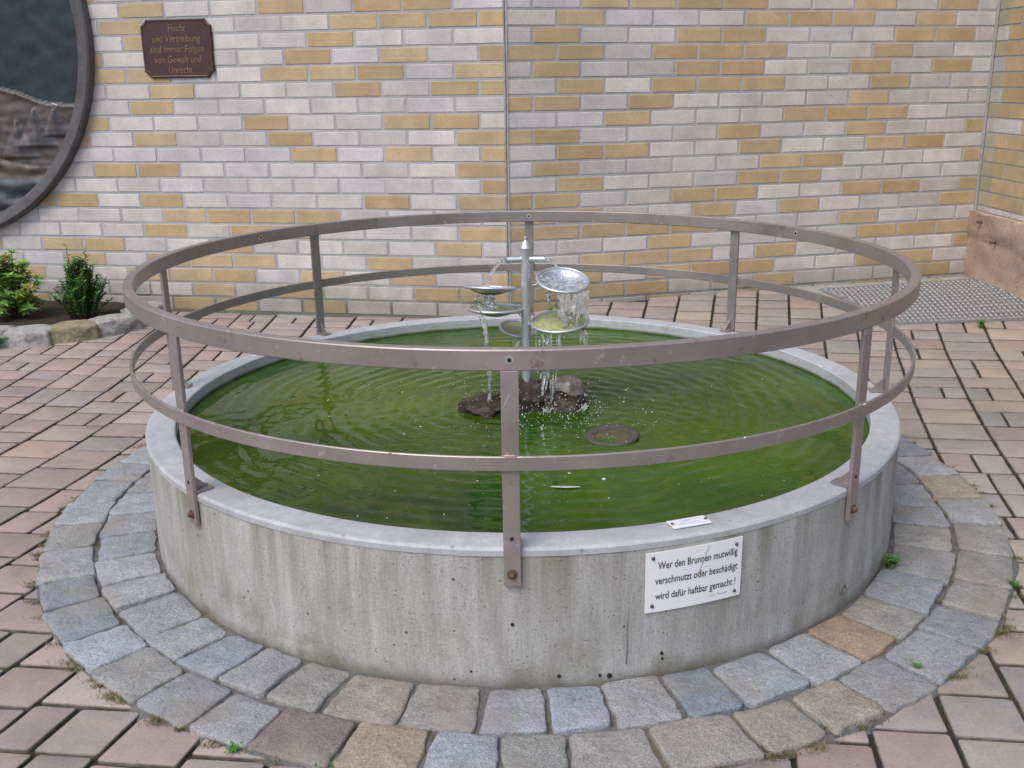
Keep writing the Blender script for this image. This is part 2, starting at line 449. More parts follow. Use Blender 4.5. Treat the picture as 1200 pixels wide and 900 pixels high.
g = MB(); xs = [-90, -40, -15]+[-6+i*.4 for i in range(31)]+[15, 40, 90]
ys = [-90, -40, -15]+[-6+i*.4 for i in range(26)]+[15, 40, 90]
V = [(x, y, gz(x, y)-.009) for y in ys for x in xs]; nx = len(xs)
F = [(j*nx+i, j*nx+i+1, (j+1)*nx+i+1, (j+1)*nx+i) for j in range(len(ys)-1) for i in range(nx-1)]
g.add(V, F, smooth=True)
tag(g.build('ground', M['soil']), kind='structure')

def resample(poly, cut=.006, step=.03, jit=.0012, rn=rnd):
    """rounds the corners of a 2d polygon and wobbles its edges"""
    out = []; n = len(poly)
    for i in range(n):
        a, b = Vector(poly[i]), Vector(poly[(i+1) % n]); d = b-a; l = d.length
        if l < 1e-5: continue
        c = min(cut, l*.3); k = max(1, int((l-2*c)/step))
        for j in range(k+1):
            p = a+d*((c+(l-2*c)*j/k)/l)
            out.append((p.x+rn.uniform(-jit, jit), p.y+rn.uniform(-jit, jit)))
    return out
def slab(mb, poly, z0, z1, bev, col, dome=0, zj=0, tilt=(0, 0), dirt_shade=None):
    cx = sum(p[0] for p in poly)/len(poly); cy = sum(p[1] for p in poly)/len(poly); n = len(poly)
    G = gz(cx, cy)
    rings = [(1.0, z0), (1.0, z1-bev)]; V = []
    def sh(k, z, zz=0):
        for (x, y) in poly:
            d = math.hypot(x-cx, y-cy) or 1; f = max(0, (d-k))/d
            X, Y = cx+(x-cx)*f, cy+(y-cy)*f
            V.append((X, Y, gz(X, Y)+z+tilt[0]*(X-cx)+tilt[1]*(Y-cy)+(rnd.uniform(-zj, zj) if zz else 0)))
    sh(0, z0); sh(0, z1-bev); sh(bev*.4, z1-bev*.3, 1); sh(bev*1.3, z1, 1)
    k = 4
    if dome:
        for f in (.35, .7):
            for (x, y) in poly:
                X, Y = cx+(x-cx)*(1-f), cy+(y-cy)*(1-f)
                V.append((X, Y, G+z1+dome*f+rnd.uniform(-zj, zj)+tilt[0]*(X-cx)+tilt[1]*(Y-cy)))
        k = 6
    V.append((cx, cy, G+z1+dome))
    F = []
    for r in range(k-1):
        for i in range(n):
            j = (i+1) % n; F.append((r*n+i, r*n+j, (r+1)*n+j, (r+1)*n+i))
    for i in range(n): F.append(((k-1)*n+i, (k-1)*n+(i+1) % n, k*n))
    b0 = mb.add(V, F, col, smooth=True)
    if dirt_shade:      # joint sides painted dark: caught soil plus the shade of deep joints
        for i in range(2*n): mb.c[b0+i] = dirt_shade
        for i in range(2*n, 3*n): mb.c[b0+i] = tuple(a_*.45+d_*.55 for a_, d_ in zip(col, dirt_shade))

# pavers: strips of mixed widths, laid slightly fanned
def warp(u, v):
    y = v-.13*u
    hv = .5*v*v if abs(v) < 1.2 else 1.2*(abs(v)-.6)
    su = .14*max(u, -1.3) if u < 0 else .05*min(u, 2.5)
    return (u+.20*v+su*hv, y)
pv = MB(); BASEC = [(.33, .26, .235), (.34, .27, .24), (.305, .245, .23), (.35, .28, .24), (.30, .25, .235), (.335, .26, .245), (.31, .255, .235)]
u = -6.0
def inwall(x, y):       # True on the courtyard side of the walls
    p = Vector((x, y, 0))
    if x < J.x+.0: nrm = Vector((DL.y, -DL.x, 0)); nrm = nrm if nrm.y < 0 else -nrm; return (p-J).dot(nrm) > -.03
    nrm = Vector((DR.y, -DR.x, 0)); nrm = nrm if nrm.y < 0 else -nrm
    return (p-J).dot(nrm) > -.03 and x < CORN.x+.12
GX = None
def put(u0, u1, v0, v1, jt=.0046):
    P = [warp(a, b) for a, b in ((u0+jt, v0+jt*.9), (u1-jt, v0+jt*.9), (u1-jt, v1-jt*.9), (u0+jt, v1-jt*.9))]
    cx = sum(p[0] for p in P)/4; cy = sum(p[1] for p in P)/4
    rmx = max(math.hypot(*p) for p in P)
    if rmx < 1.30 or cy < -3.6 or abs(cx) > 4.2: return
    if not inwall(cx, cy): return
    if abs(cx) < .9 and cy > 1.2 and False: return
    c = rnd.choice(BASEC); k = rnd.uniform(.86, 1.1); t = rnd.uniform(-.02, .025)
    if cx > .8: c = (c[0]*.9, c[1]*.98, c[2]*.95)
    c = (c[0]*k+t, c[1]*k, c[2]*k-t*.4)
    slab(pv, resample(P, .005, .06, .0011), -.02, rnd.uniform(-.0015, .0012), .0032, c, dirt_shade=(.065, .052, .038), tilt=(rnd.uniform(-.006, .006), rnd.uniform(-.006, .006)))
while u < 6.5:
    wdt = rnd.choice([.14, .105, .14, .165, .2, .2, .12, .105]) if u < -.9 else rnd.choice([.145, .145, .2, .21, .2, .14, .165])
    v = -6+rnd.uniform(0, .2)
    while v < 5:
        if wdt >= .2:
            q = rnd.random()
            if q < .5:
                ln = rnd.choice([.14, .14, .14, .165]); put(u, u+wdt, v, v+ln); v += ln
            else:
                ln = rnd.choice([.14, .165]); s_ = u+wdt*rnd.choice([.5, .42, .58])
                put(u, s_, v, v+ln); put(s_, u+wdt, v, v+ln); v += ln
        else:
            ln = rnd.choice([.14, .14, .165, .2, .14, .105]); put(u, u+wdt, v, v+ln); v += ln
    u += wdt
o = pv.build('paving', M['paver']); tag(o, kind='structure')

# bed of mortar under the setts, slightly above the pavers it cuts
bd = MB(); n = 260; V = []; F = []
for i in range(n):
    th = 2*PI*i/n
    ro = 1.352+.03*sst(-.2, .6, math.sin(th))+.012*noise.noise(Vector((math.cos(th)*9, math.sin(th)*9, 3)))
    for r, z in ((1.0, .004), (1.052, .005), (1.2, .0015), (ro-.012, .003), (ro, -.012)):
        V.append((r*math.cos(th), r*math.sin(th), z+.002*noise.noise(Vector((r*math.cos(th)*30, r*math.sin(th)*30, 1))) if z > -.01 else z))
for i in range(n):
    j = (i+1) % n
    for k in range(4): F.append((i*5+k, j*5+k, j*5+k+1, i*5+k+1))
bd.add(V, F, smooth=True); tag(bd.build('sett_mortar_bed', M['bed']), kind='structure')

def wob(poly, sd):
    return [(x+.0055*noise.noise(Vector((x*26, y*26, sd))), y+.0055*noise.noise(Vector((x*22, y*22, sd+7)))) for x, y in poly]
st = MB()
GR = [(.225, .24, .265), (.265, .28, .305), (.235, .245, .262), (.29, .297, .31), (.205, .222, .25), (.25, .255, .26), (.26, .255, .24), (.24, .25, .265), (.245, .24, .225)]
special = [(0, -51.5, (.27, .205, .14)), (1, -110, (.19, .15, .14)), (1, -103.4, (.28, .225, .17)), (0, -104, (.27, .23, .2)), (1, -61, (.27, .24, .19)),
           (1, -3.2, (.29, .25, .19)), (0, -93.7, (.25, .26, .29)), (0, -86.9, (.27, .29, .34)), (0, -77.5, (.26, .26, .265)), (0, -70, (.17, .2, .23)),
           (1, -97, (.28, .3, .34)), (1, -90, (.24, .24, .225)), (1, -82, (.26, .25, .235)), (1, -75, (.255, .24, .215)), (1, -68, (.26, .24, .2))]
def az_cuts(n, j, a0):
    w = [rnd.uniform(1-j, 1+j) for _ in range(n)]; t = sum(w); out = [a0]
    for x in w: out.append(out[-1]+2*PI*x/t)
    return out
for row, (n, ra, rb) in enumerate(((50, 1.053, 1.199), (51, 1.207, 1.340))):
    cuts = az_cuts(n, .2, rad(-180+row*3.3))
    for i in range(n):
        a, b = cuts[i], cuts[i+1]; am = (a+b)/2; deg = (math.degrees(am)+180) % 360-180
        k = .03*sst(-.2, .6, math.sin(am))
        A, B = ra+k*(.5 if row else .2), rb+k*(.75 if row else .5)
        gp = .0032
        j = lambda s=.009: rnd.uniform(-s, s)
        P = []
        for r_, t_, sg in ((A, a, 1), (B, a, 1), (B, b, -1), (A, b, -1)):
            r_ += j(.005); t2 = t_+sg*(gp+rnd.uniform(-.002, .0045))/r_
            P.append((r_*math.cos(t2), r_*math.sin(t2)))
        c = rnd.choice(GR); q = rnd.uniform(.88, 1.12); c = tuple(x*q*1.04 for x in c)
        for sr, sa, scl in special:
            if sr == row and abs(deg-sa) < 180/n: c = scl
        slab(st, wob(resample(P, .008, .014, .0011), rnd.uniform(0, 99)), -.03, .0115+rnd.uniform(-.002, .0035), .0042, c, dome=.003, zj=.0012,
             tilt=(rnd.uniform(-.03, .03), rnd.uniform(-.03, .03)))
tag(st.build('sett_ring_paving', M['sett']), kind='structure')

# ------------------------------------------------------------------ brick walls
CH = 0.079874; BW = .25; Z0 = .0073
LROW = {19: 'WYYWYWWYW', 18: 'YYYYWWWWYW', 17: 'WWWYWWWYW', 16: 'YWYWYWWWWY', 15: 'YWYYYWWYY', 14: 'YYWYWWWYWW', 13: 'WWWWWWWYW',
        12: 'WYYWWYWWWY', 11: 'YWWWYWWYWY', 10: 'YWYWYWWWWW', 9: 'YWWWWWWYYW', 8: 'YWWWWWWWWWW', 7: 'YWYWWWWYWYY', 6: 'WWWWYYYYWWWW',
        5: 'YWWWYYWYWWWW', 4: 'WYWWWWYWWYYWY', 3: 'WWYWWYYYWYWW', 2: 'YWYWYWYYYWW', 1: 'YYWWYWYWWWW', 0: 'WWWWYWYYWWW'}
RROW = {19: 'WWYYYYWWYWYW', 18: 'WYWWWYYYWYWY', 17: 'WYWWYYWWWYYWW', 16: 'YYWYYYWWYWWW', 15: 'WYWWYYWWYWYW', 14: 'WYWYYYWWYWWY',
        13: 'YYWYWWWWYWWW', 12: 'WWYWWWYYYWWW', 11: 'YYWWWYWWYWWY', 10: 'WYYWWYWWYYWY', 9: 'WYWWWWYYWWWY', 8: 'WYWWWYYWWWWW',
        7: 'YYWWYYWWYYWYY', 6: 'YYWWYWYWWWYY', 5: 'YYYYYWWWYWW', 4: 'WWWYWWWWYYY', 3: 'WWYYYWYWWWWY', 2: 'YYWYYYWWYYW', 1: 'YYYYWWYWWWYW', 0: 'YWWYWYWWYWW'}
def fixrow(s, n):
    return s+''.join(rnd.choice('WWY') for _ in range(max(0, n-len(s))))
def brickcol(ch, side):
    if ch == 'W':
        c = rnd.choice([(.60, .55, .53), (.575, .53, .52), (.62, .57, .55), (.60, .54, .505), (.56, .515, .51), (.565, .535, .54), (.54, .49, .475)])
    else:
        c = rnd.choice([(.50, .375, .21), (.52, .39, .23), (.49, .36, .19), (.51, .385, .235), (.48, .345, .19)])
    k = rnd.uniform(.9, 1.06)
    return tuple(x*k for x in c)
def wall(origin, dv, length, rows, pat, oddhalf, base_parent, name, closed_end, stain=False):
    """bricks on a mortar body; dv points away from the origin corner; returns (bricks, mortar body)"""
    nrm = Vector((dv.y, -dv.x, 0)); nrm = nrm if nrm.dot(Vector((0, -1, 0))+Vector((-1, 0, 0))*.9) > 0 else -nrm
    br = MB()
    def pt(s, z, d): p = origin+dv*s+nrm*d; return (p.x, p.y, z)
    for r in range(rows):
        s = 0.0; first = (BW/2 if ((r % 2 == 1) == oddhalf) else BW); i = 0
        row = fixrow(pat.get(r, ''), 40); zb = Z0+r*CH
        while s < length-.01:
            w = first if i == 0 else BW
            e = min(s+w, length)
            if e-s > .03:
                a = s+(.0068 if i else .001)+rnd.uniform(-.0012, .0012); b = e-.0068+rnd.uniform(-.0012, .0012)
                if e >= length: b = e-.004
                z0 = zb+.0064+rnd.uniform(-.001, .001); z1 = zb+CH-.0064+rnd.uniform(-.001, .001)
                d0, d1, bv = -.012, .0022+rnd.uniform(-.0006, .001), .002
                c = brickcol(row[i], None)
                tl = rnd.uniform(-.0006, .0006)
                V = []
                for (q, dd) in ((0, d0), (0, d1-bv), (bv, d1)):
                    for (S, Z) in ((a+q, z0+q), (b-q, z0+q), (b-q, z1-q), (a+q, z1-q)):
                        V.append(pt(S, Z, dd+tl*(1 if S > (a+b)/2 else -1)))
                F = [(0, 1, 5, 4), (1, 2, 6, 5), (2, 3, 7, 6), (3, 0, 4, 7), (4, 5, 9, 8), (5, 6, 10, 9), (6, 7, 11, 10), (7, 4, 8, 11), (8, 9, 10, 11)]
                br.add(V, F, c)
            s = e; i += 1
    return br, nrm, pt
def wallbody(mb, pt, s0, s1, top, thick=.3, zb=-.25, front=0.0):
    P = [pt(s0, zb, front), pt(s1, zb, front), pt(s1, zb, -thick), pt(s0, zb, -thick)]
    Q = [(p[0], p[1], top) for p in P]
    mb.add(P+Q, [(0, 1, 2, 3), (4, 7, 6, 5), (0, 4, 5, 1), (1, 5, 6, 2), (2, 6, 7, 3), (3, 7, 4, 0)])
ROWS = 44; TOP = Z0+ROWS*CH

tL = empty('brick_wall', (J.x, J.y, 0), 0, 'cream and ochre brick wall left of the vertical joint, behind the bronze disc and shrubs', 'wall')
def addwall(root, origin, dv, length, pat, oddhalf, s0, s1, rows=ROWS):
    br, nrm, pt = wall(origin, dv, length, rows, pat, oddhalf, root, '', True)
    off = Vector(root.location)
    br.v = [tuple(Vector(v)-off) for v in br.v]
    b = br.build('brick_facing', M['brick'], root)
    mb = MB(); wallbody(mb, pt, s0, s1, TOP)
    mb.v = [tuple(Vector(v)-off) for v in mb.v]
    m = mb.build('mortar_body', M['mortar'], root)
    return nrm, pt
JW = .008
nL, ptL = addwall(tL, J+DL*JW, DL, 6.0, LROW, False, 0, 6.0)
# the left pattern: odd rows start with a full brick, even rows with a half one
tR = empty('brick_wall', (CORN.x, CORN.y, 0), 0, 'cream and ochre brick wall right of the vertical joint, ending in the corner by the grating', 'wall')
nR, ptR = addwall(tR, J+DR*JW, DR, 2.765-JW, RROW, True, 0, 2.765-JW)
# sealed expansion joint between the two wall panels
ej = MB()
for z in [i*.4 for i in range(-1, 9)]:
    pass
ej.box((J.x, J.y+.004, TOP/2-.1), (.019, .016, TOP+.1))
o = ej.build('joint_sealant', M['seal'], tR); o.location = -Vector(tR.location)
ck = MB(); pts = []
z = -.05
while z < TOP-.05:
    pts.append((J.x-.002+.0035*noise.noise(Vector((z*3, 7, 1))), J.y-.0045, z)); z += .05
ck.tube(pts, .0016, 6)
o = ck.build('joint_crack', M['dark'], tR); o.location = -Vector(tR.location)

# side wall with sandstone plinth
PL_H = .452
tS = empty('brick_wall', (CORN.x, CORN.y, 0), 0, 'side wall at the right edge with blue green copper run-off over a peach sandstone plinth', 'wall')
nS = Vector((DS.y, -DS.x, 0)); nS = nS if nS.x < 0 else -nS
br = MB()
SIDE = {5: 'WWWW', 6: 'YYYY', 7: 'YYYY', 8: 'YYYY', 9: 'YYYY', 10: 'YYWY', 11: 'WWYW', 12: 'YYYY', 13: 'WYYY', 14: 'YYYY', 15: 'WYYY', 16: 'YYWY', 17: 'WYYY', 18: 'YYYY', 19: 'YYYY'}
def ptS(s, z, d): p = CORN+DS*s+nS*d; return (p.x-CORN.x, p.y-CORN.y, z)
for r in range(5, ROWS):
    s = .022; i = 0; row = fixrow(SIDE.get(r, ''), 30)
    while s < 4.0:
        w = (.125 if (r % 2) else .25) if i == 0 else .25
        a, b = s+(.003 if i == 0 else .006), s+w-.006
        z0, z1 = Z0+r*CH+.0055, Z0+(r+1)*CH-.0055
        if r == 5: z0 = PL_H+.006
        if z1-z0 < .01: s += w; i += 1; continue
        c = brickcol(row[i], 1)
        V = [ptS(S, Z, d) for d in (-.01, .0035) for S, Z in ((a, z0), (b, z0), (b, z1), (a, z1))]
        br.add(V, [(0, 1, 5, 4), (1, 2, 6, 5), (2, 3, 7, 6), (3, 0, 4, 7), (4, 5, 6, 7)], c)
        s += w; i += 1
# copper stain belongs to the brick: extra material with a band near the corner
def m_brick_stain():
    m = M['brick'].copy(); m.name = 'glazed_brick_copper_stain'
    nt = m.node_tree; b = nt.nodes['Principled BSDF']
    src = b.inputs['Base Color'].links[0].from_socket
    tc = nt.nodes.new('ShaderNodeTexCoord'); sx = nt.nodes.new('ShaderNodeSeparateXYZ'); nt.links.new(tc.outputs['Object'], sx.inputs[0])
    ns = nt.nodes.new('ShaderNodeTexNoise'); ns.inputs['Scale'].default_value = 7; ns.inputs['Detail'].default_value = 5; nt.links.new(tc.outputs['Object'], ns.inputs[0])
    def mth(op, a, b_):
        n_ = nt.nodes.new('ShaderNodeMath'); n_.operation = op
        for i, v in enumerate((a, b_)):
            if isinstance(v, (int, float)): n_.inputs[i].default_value = v
            else: nt.links.new(v, n_.inputs[i])
        return n_.outputs[0]
    y = mth('MULTIPLY', sx.outputs['Y'], -1)
    y = mth('ADD', y, mth('MULTIPLY', mth('SUBTRACT', ns.outputs[0], .5), .22))
    rp = nt.nodes.new('ShaderNodeValToRGB'); e = rp.color_ramp.elements
    e[0].position = .03; e[0].color = (.3, .3, .3, 1); e[1].position = .17; e[1].color = (0, 0, 0, 1)
    q = e.new(.08); q.color = (.55, .55, .55, 1)
    nt.links.new(y, rp.inputs[0])
    mx = nt.nodes.new('ShaderNodeMix'); mx.data_type = 'RGBA'
    nt.links.new(rp.outputs[0], mx.inputs[0]); nt.links.new(src, mx.inputs[6]); mx.inputs[7].default_value = (.24, .33, .28, 1)
    nt.links.new(mx.outputs[2], b.inputs['Base Color']); return m
br.build('brick_facing', m_brick_stain(), tS)
mb = MB(); P = [ptS(.001, -.25, 0), ptS(4, -.25, 0), ptS(4, -.25, -.3), ptS(.001, -.25, -.3)]
Q = [(p[0], p[1], TOP) for p in P]; mb.add(P+Q, [(0, 1, 2, 3), (4, 7, 6, 5), (0, 4, 5, 1), (1, 5, 6, 2), (2, 6, 7, 3), (3, 7, 4, 0)])
mb.build('mortar_body', M['mortar'], tS)
# corner strip
cs = MB(); V = []
for z in (PL_H, TOP):
    V += [ptS(-.0, z, .0045), ptS(.02, z, .0045), ptS(.02, z, .016), ptS(-.0, z, .016)]
cs.add(V, [(0, 1, 2, 3), (4, 7, 6, 5), (0, 4, 5, 1), (1, 5, 6, 2), (2, 6, 7, 3), (3, 7, 4, 0)])
cs.build('corner_joint_strip', M['seal'], tS)
# plinth: rough faced, slightly proud
pl = MB(); ns, nz = 120, 24; V = []; F = []
for j in range(nz+1):
    for i in range(ns+1):
        s = -.035+4.0*i/ns; z = -.1+(PL_H+.1)*j/nz
        dd = .028+.012*noise.noise(Vector((s*5, z*9, 2)))+.006*noise.noise(Vector((s*17, z*22, 5)))
        # ledge line that drops away from the corner
        if z > .33-.03*s: dd += .012
        if j == nz: z += .01*noise.noise(Vector((s*8, 0, 0)))
        V.append(ptS(s, z, dd))
m1 = (ns+1)
for j in range(nz):
    for i in range(ns): F.append((j*m1+i, j*m1+i+1, (j+1)*m1+i+1, (j+1)*m1+i))
b0 = len(V)
for i in range(ns+1):
    s = -.035+4.0*i/ns; V.append(ptS(s, PL_H, -.005))
for i in range(ns): F.append((nz*m1+i, nz*m1+i+1, b0+i+1, b0+i))
pl.add(V, F, smooth=True); pl.build('plinth', M['plinth'], tS, sharp=40)
# two iron pins in the plinth
pn = MB()
for s, z in ((.16, .405), (.33, .315)):
    a = Vector(ptS(s, z, .03)); b = Vector(ptS(s, z, .055)); pn.tube([a, b], .007, 8); pn.box(tuple(b), (.006, .03, .012))
pn.build('iron_pin', M['rust'], tS)

# ------------------------------------------------------------------ grating in the corner
tG = empty('metal_grating', (2.3, 2.5, gz(2.3, 2.5)), 0, 'pale expanded metal grating set in the paving in the right hand corner', 'grating')
def onG(x, y, z): return (x-2.3, y-2.5, z+gz(x, y)-gz(2.3, 2.5))
A0 = Vector((1.93, 1.985, 0)); A1 = Vector((2.63, 2.06, 0)); B1 = Vector((2.585, 2.83, 0)); B0 = Vector((1.78, 2.62, 0))
A0 = Vector((1.83, 1.96, 0)); A1 = Vector((2.66, 2.02, 0)); B1 = Vector((2.60, 2.84, 0)); B0 = Vector((1.66, 2.60, 0))
def quad(u, v): return (A0*(1-u)+A1*u)*(1-v)+(B0*(1-u)+B1*u)*v
gb = MB(); V = [quad(0, 0), quad(1, 0), quad(1, 1), quad(0, 1)]
N_ = 8; V = []; F = []
for j in range(N_+1):
    for i in range(N_+1): p = quad(i/N_, j/N_); V.append(onG(p.x, p.y, .004))
for j in range(N_):
    for i in range(N_): F.append((j*9+i, j*9+i+1, (j+1)*9+i+1, (j+1)*9+i))
gb.add(V, F); gb.build('dark_backing', m_simple('grey_pit_floor', (.09, .085, .085), .9), tG)
gm = MB(); nu, nv = 31, 15
for j in range(nv):
    for i in range(nu):
        u_ = (i+(.5 if j % 2 else 0)+.5)/(nu+.5); v_ = (j+.5)/nv
        p = quad(u_, v_); q = quad(min(1, u_+.25/nu), v_)-p; w = quad(u_, min(1, v_+.25/nv))-p
        P8 = [p+q*1.35*math.cos(k*PI/4)+w*1.5*math.sin(k*PI/4)+q*.3*math.sin(k*PI/4) for k in range(8)]
        V = [onG(a_.x, a_.y, .0125) for a_ in P8]+[onG(p.x+(a_.x-p.x)*1.18, p.y+(a_.y-p.y)*1.18, .008) for a_ in P8]
        gm.add(V, [tuple(range(8))]+[(k, k+8, (k+1) % 8+8, (k+1) % 8) for k in range(8)])
for j in range(nv+1):
    for k in range(10):
        a_ = quad(k/10, j/nv); b_ = quad((k+1)/10, j/nv); m2 = (a_+b_)/2; d = b_-a_
        gm.box(onG(m2.x, m2.y, .008), (d.length+.001, .010, .005), math.atan2(d.y, d.x))
for i in range(nu):
    for k in range(8):
        a_ = quad((i+.5)/nu, k/8); b_ = quad((i+.5)/nu, (k+1)/8); m2 = (a_+b_)/2; d = b_-a_
        gm.box(onG(m2.x, m2.y, .0065), (d.length+.001, .006, .005), math.atan2(d.y, d.x))
gm.build('expanded_mesh', M['grate'], tG)
fr = MB()
for a, b in ((A0, A1), (A1, B1), (B1, B0), (B0, A0)):
    d = (b-a); m_ = (a+b)/2; x, y, z = onG(m_.x, m_.y, .006)
    seg = 6
    for k in range(seg):
        m2 = a+d*((k+.5)/seg); x, y, z = onG(m2.x, m2.y, .006)
        fr.box((x, y, z), (d.length/seg+.001, .02, .012), math.atan2(d.y, d.x))
fr.build('frame', M['grate'], tG)
kb = MB()   # narrow slabs between grating and wall
for k in range(6):
    a = CORN-DR*(1.13-.01)+DR*(k*.18); nrm = nR
    P = []
    for s, d in ((.004, .012), (.176, .012), (.176, .165), (.004, .165)):
        p = a+DR*s+nrm*d; P.append((p.x, p.y))
    slab(kb, resample(P, .004, .08, .001), -.02, .004, .003, (1, 1, 1))
tag(kb.build('slab_strip_paving', M['slab']), kind='structure')

# ------------------------------------------------------------------ basin
uvc = lambda co: (math.atan2(co.y, co.x)*R_OUT if True else 0, co.z)
tB = empty('fountain_basin', (0, 0, 0), 0, 'round concrete fountain basin full of green water, ringed by a steel railing', 'basin')
w = MB(); NS = 360; V = []; F = []; zs = [-.06]+[i*.0285 for i in range(11)]+[.297]
for i in range(NS+1):
    th = -PI+2*PI*i/NS
    for z in zs:
        r = R_OUT-.001+.0012*noise.noise(Vector((math.cos(th)*6, math.sin(th)*6, z*5)))
        V.append((r*math.cos(th), r*math.sin(th), z))
k = len(zs)
for i in range(NS):
    for j in range(k-1): F.append((i*k+j, (i+1)*k+j, (i+1)*k+j+1, i*k+j+1))
me = bpy.data.meshes.new('basin_wall'); me.from_pydata(V, [], F); me.update()
me.polygons.foreach_set('use_smooth', [True]*len(F))
uv = me.uv_layers.new(name='UVMap')
for p in me.polygons:
    i = p.index//(k-1)
    for li in p.loop_indices:
        vi = me.loops[li].vertex_index; uv.data[li].uv = ((vi//k)/NS*2*PI*R_OUT, V[vi][2])
me.materials.append(M['conc'])
ob = bpy.data.objects.new('outer_wall', me); C.objects.link(ob); ob.parent = tB
rim = MB(); NR = 360; prof = [(R_OUT-.012, .293), (R_OUT+.0006, .2975), (R_OUT+.001, .3095), (R_OUT-.0025, .3138), (R_OUT-.006, .3150), (R_OUT-.009, .3146), (R_OUT-.03, .3150), (R_IN+.02, .3152), (R_IN+.004, .3150), (R_IN+.0006, .3125), (R_IN, .296), (R_IN+.01, .29)]
V = []; F = []; m_ = len(prof)
for i in range(NR):
    th = 2*PI*i/NR
    for q, (r, z) in enumerate(prof):
        e = noise.noise(Vector((math.cos(th)*12, math.sin(th)*12, q*.4)))*.0008+noise.noise(Vector((math.cos(th)*60, math.sin(th)*60, q)))*.0004
        V.append(((r+e)*math.cos(th), (r+e)*math.sin(th), z+(e*.5 if .3 < z else 0)))
for i in range(NR):
    j = (i+1) % NR
    for q in range(m_): F.append((i*m_+q, j*m_+q, j*m_+(q+1) % m_, i*m_+(q+1) % m_))
rim.add(V, F, smooth=True); rim.build('rim', M['rim'], tB, sharp=32)
iw = MB(); iw.ring([(R_IN+.0005, .0), (R_IN+.0005, .297), (R_OUT-.02, .297), (R_OUT-.02, .0)], 200)
iw.build('inner_wall', M['inner'], tB, sharp=40)

# holes and marks in the outer wall
def on_cyl(deg, z, r=R_OUT): t = rad(deg); return Vector((r*math.cos(t), r*math.sin(t), z))
def radial_disc(mb, deg, z, r, rr, h_, n=14, base=R_OUT):
    t = rad(deg); d = Vector((math.cos(t), math.sin(t), 0)); p = d*base+Vector((0, 0, z))
    mb.tube([p-d*.002, p+d*h_], rr, n, smooth=False)
for deg, z, rr in ((-91.6, .149, .0045), (-80.8, .022, .007), (-74.7, .058, .0045), (-74.6, .045, .0035), (-86.5, .03, .005), (-81.9, .025, .004), (-96.3, .04, .003)):
    hl = MB(); radial_disc(hl, deg, z, 0, rr*.8, .0012, 9); hl.build('blow_hole', M['dark'], tB)
sm_ = MB(); d = on_cyl(-45.8, .06); t = Vector((-math.sin(rad(-45.8)), math.cos(rad(-45.8)), 0)); nn = d.normalized(); nn.z = 0
pts = [d+nn*.000+t*math.cos(a)*.011+Vector((0, 0, 1))*math.sin(a)*.011 for a in [2*PI*i/20 for i in range(21)]]
sm_.tube(pts, .0022, 6, cap=False); sm_.build('formwork_ring_mark', M['conc'], tB)

fm = MB()
fm.tube([on_cyl(-78.9, .045), on_cyl(-78.85, .09), on_cyl(-78.9, .135), on_cyl(-78.8, .17)], [.0008, .0014, .0012, .0006], 6); fm.build('formwork_line', M['dark2'], tB)
# ------------------------------------------------------------------ water
wv = MB(); nr, na = 300, 420; V = []; F = []
SRC = [(.02, .03, 1.0), (-.10, .02, .8), (.15, -.05, .7), (.10, .10, .5), (.24, -.30, .35)]
def wz(x, y):
    z = 0
    for sx_, sy_, a in SRC:
        d = math.hypot(x-sx_, y-sy_)
        z += a*.0015*(.35+1.1*abs(noise.noise(Vector((x*3.1+a*7, y*3.1, 4)))))*math.sin(d*2*PI/.052+a*9+3.2*noise.noise(Vector((x*2.4, y*2.4, a*5))))/(1+d*1.9)*min(1, .25+d*3)
    z += .0006*noise.noise(Vector((x*9, y*9, 2)))+.0005*noise.noise(Vector((x*22, y*22, 6)))
    dd = math.hypot(x-.03, y-.0)
    z += .006*math.exp(-(dd/.16)**2)*noise.noise(Vector((x*45, y*45, 9)))
    return z
for i in range(nr+1):
    r = (R_IN+.004)*i/nr
    for j in range(na):
        t = 2*PI*j/na; x, y = r*math.cos(t), r*math.sin(t); V.append((x, y, WATER_Z+wz(x, y)))
for i in range(nr):
    for j in range(na): F.append((i*na+j, i*na+(j+1) % na, (i+1)*na+(j+1) % na, (i+1)*na+j))
me = bpy.data.meshes.new('water'); me.from_pydata(V, [], F); me.update(); me.polygons.foreach_set('use_smooth', [True]*len(F))
me.materials.append(M['water']); ow = bpy.data.objects.new('water', me); C.objects.link(ow); tag(ow, kind='structure')

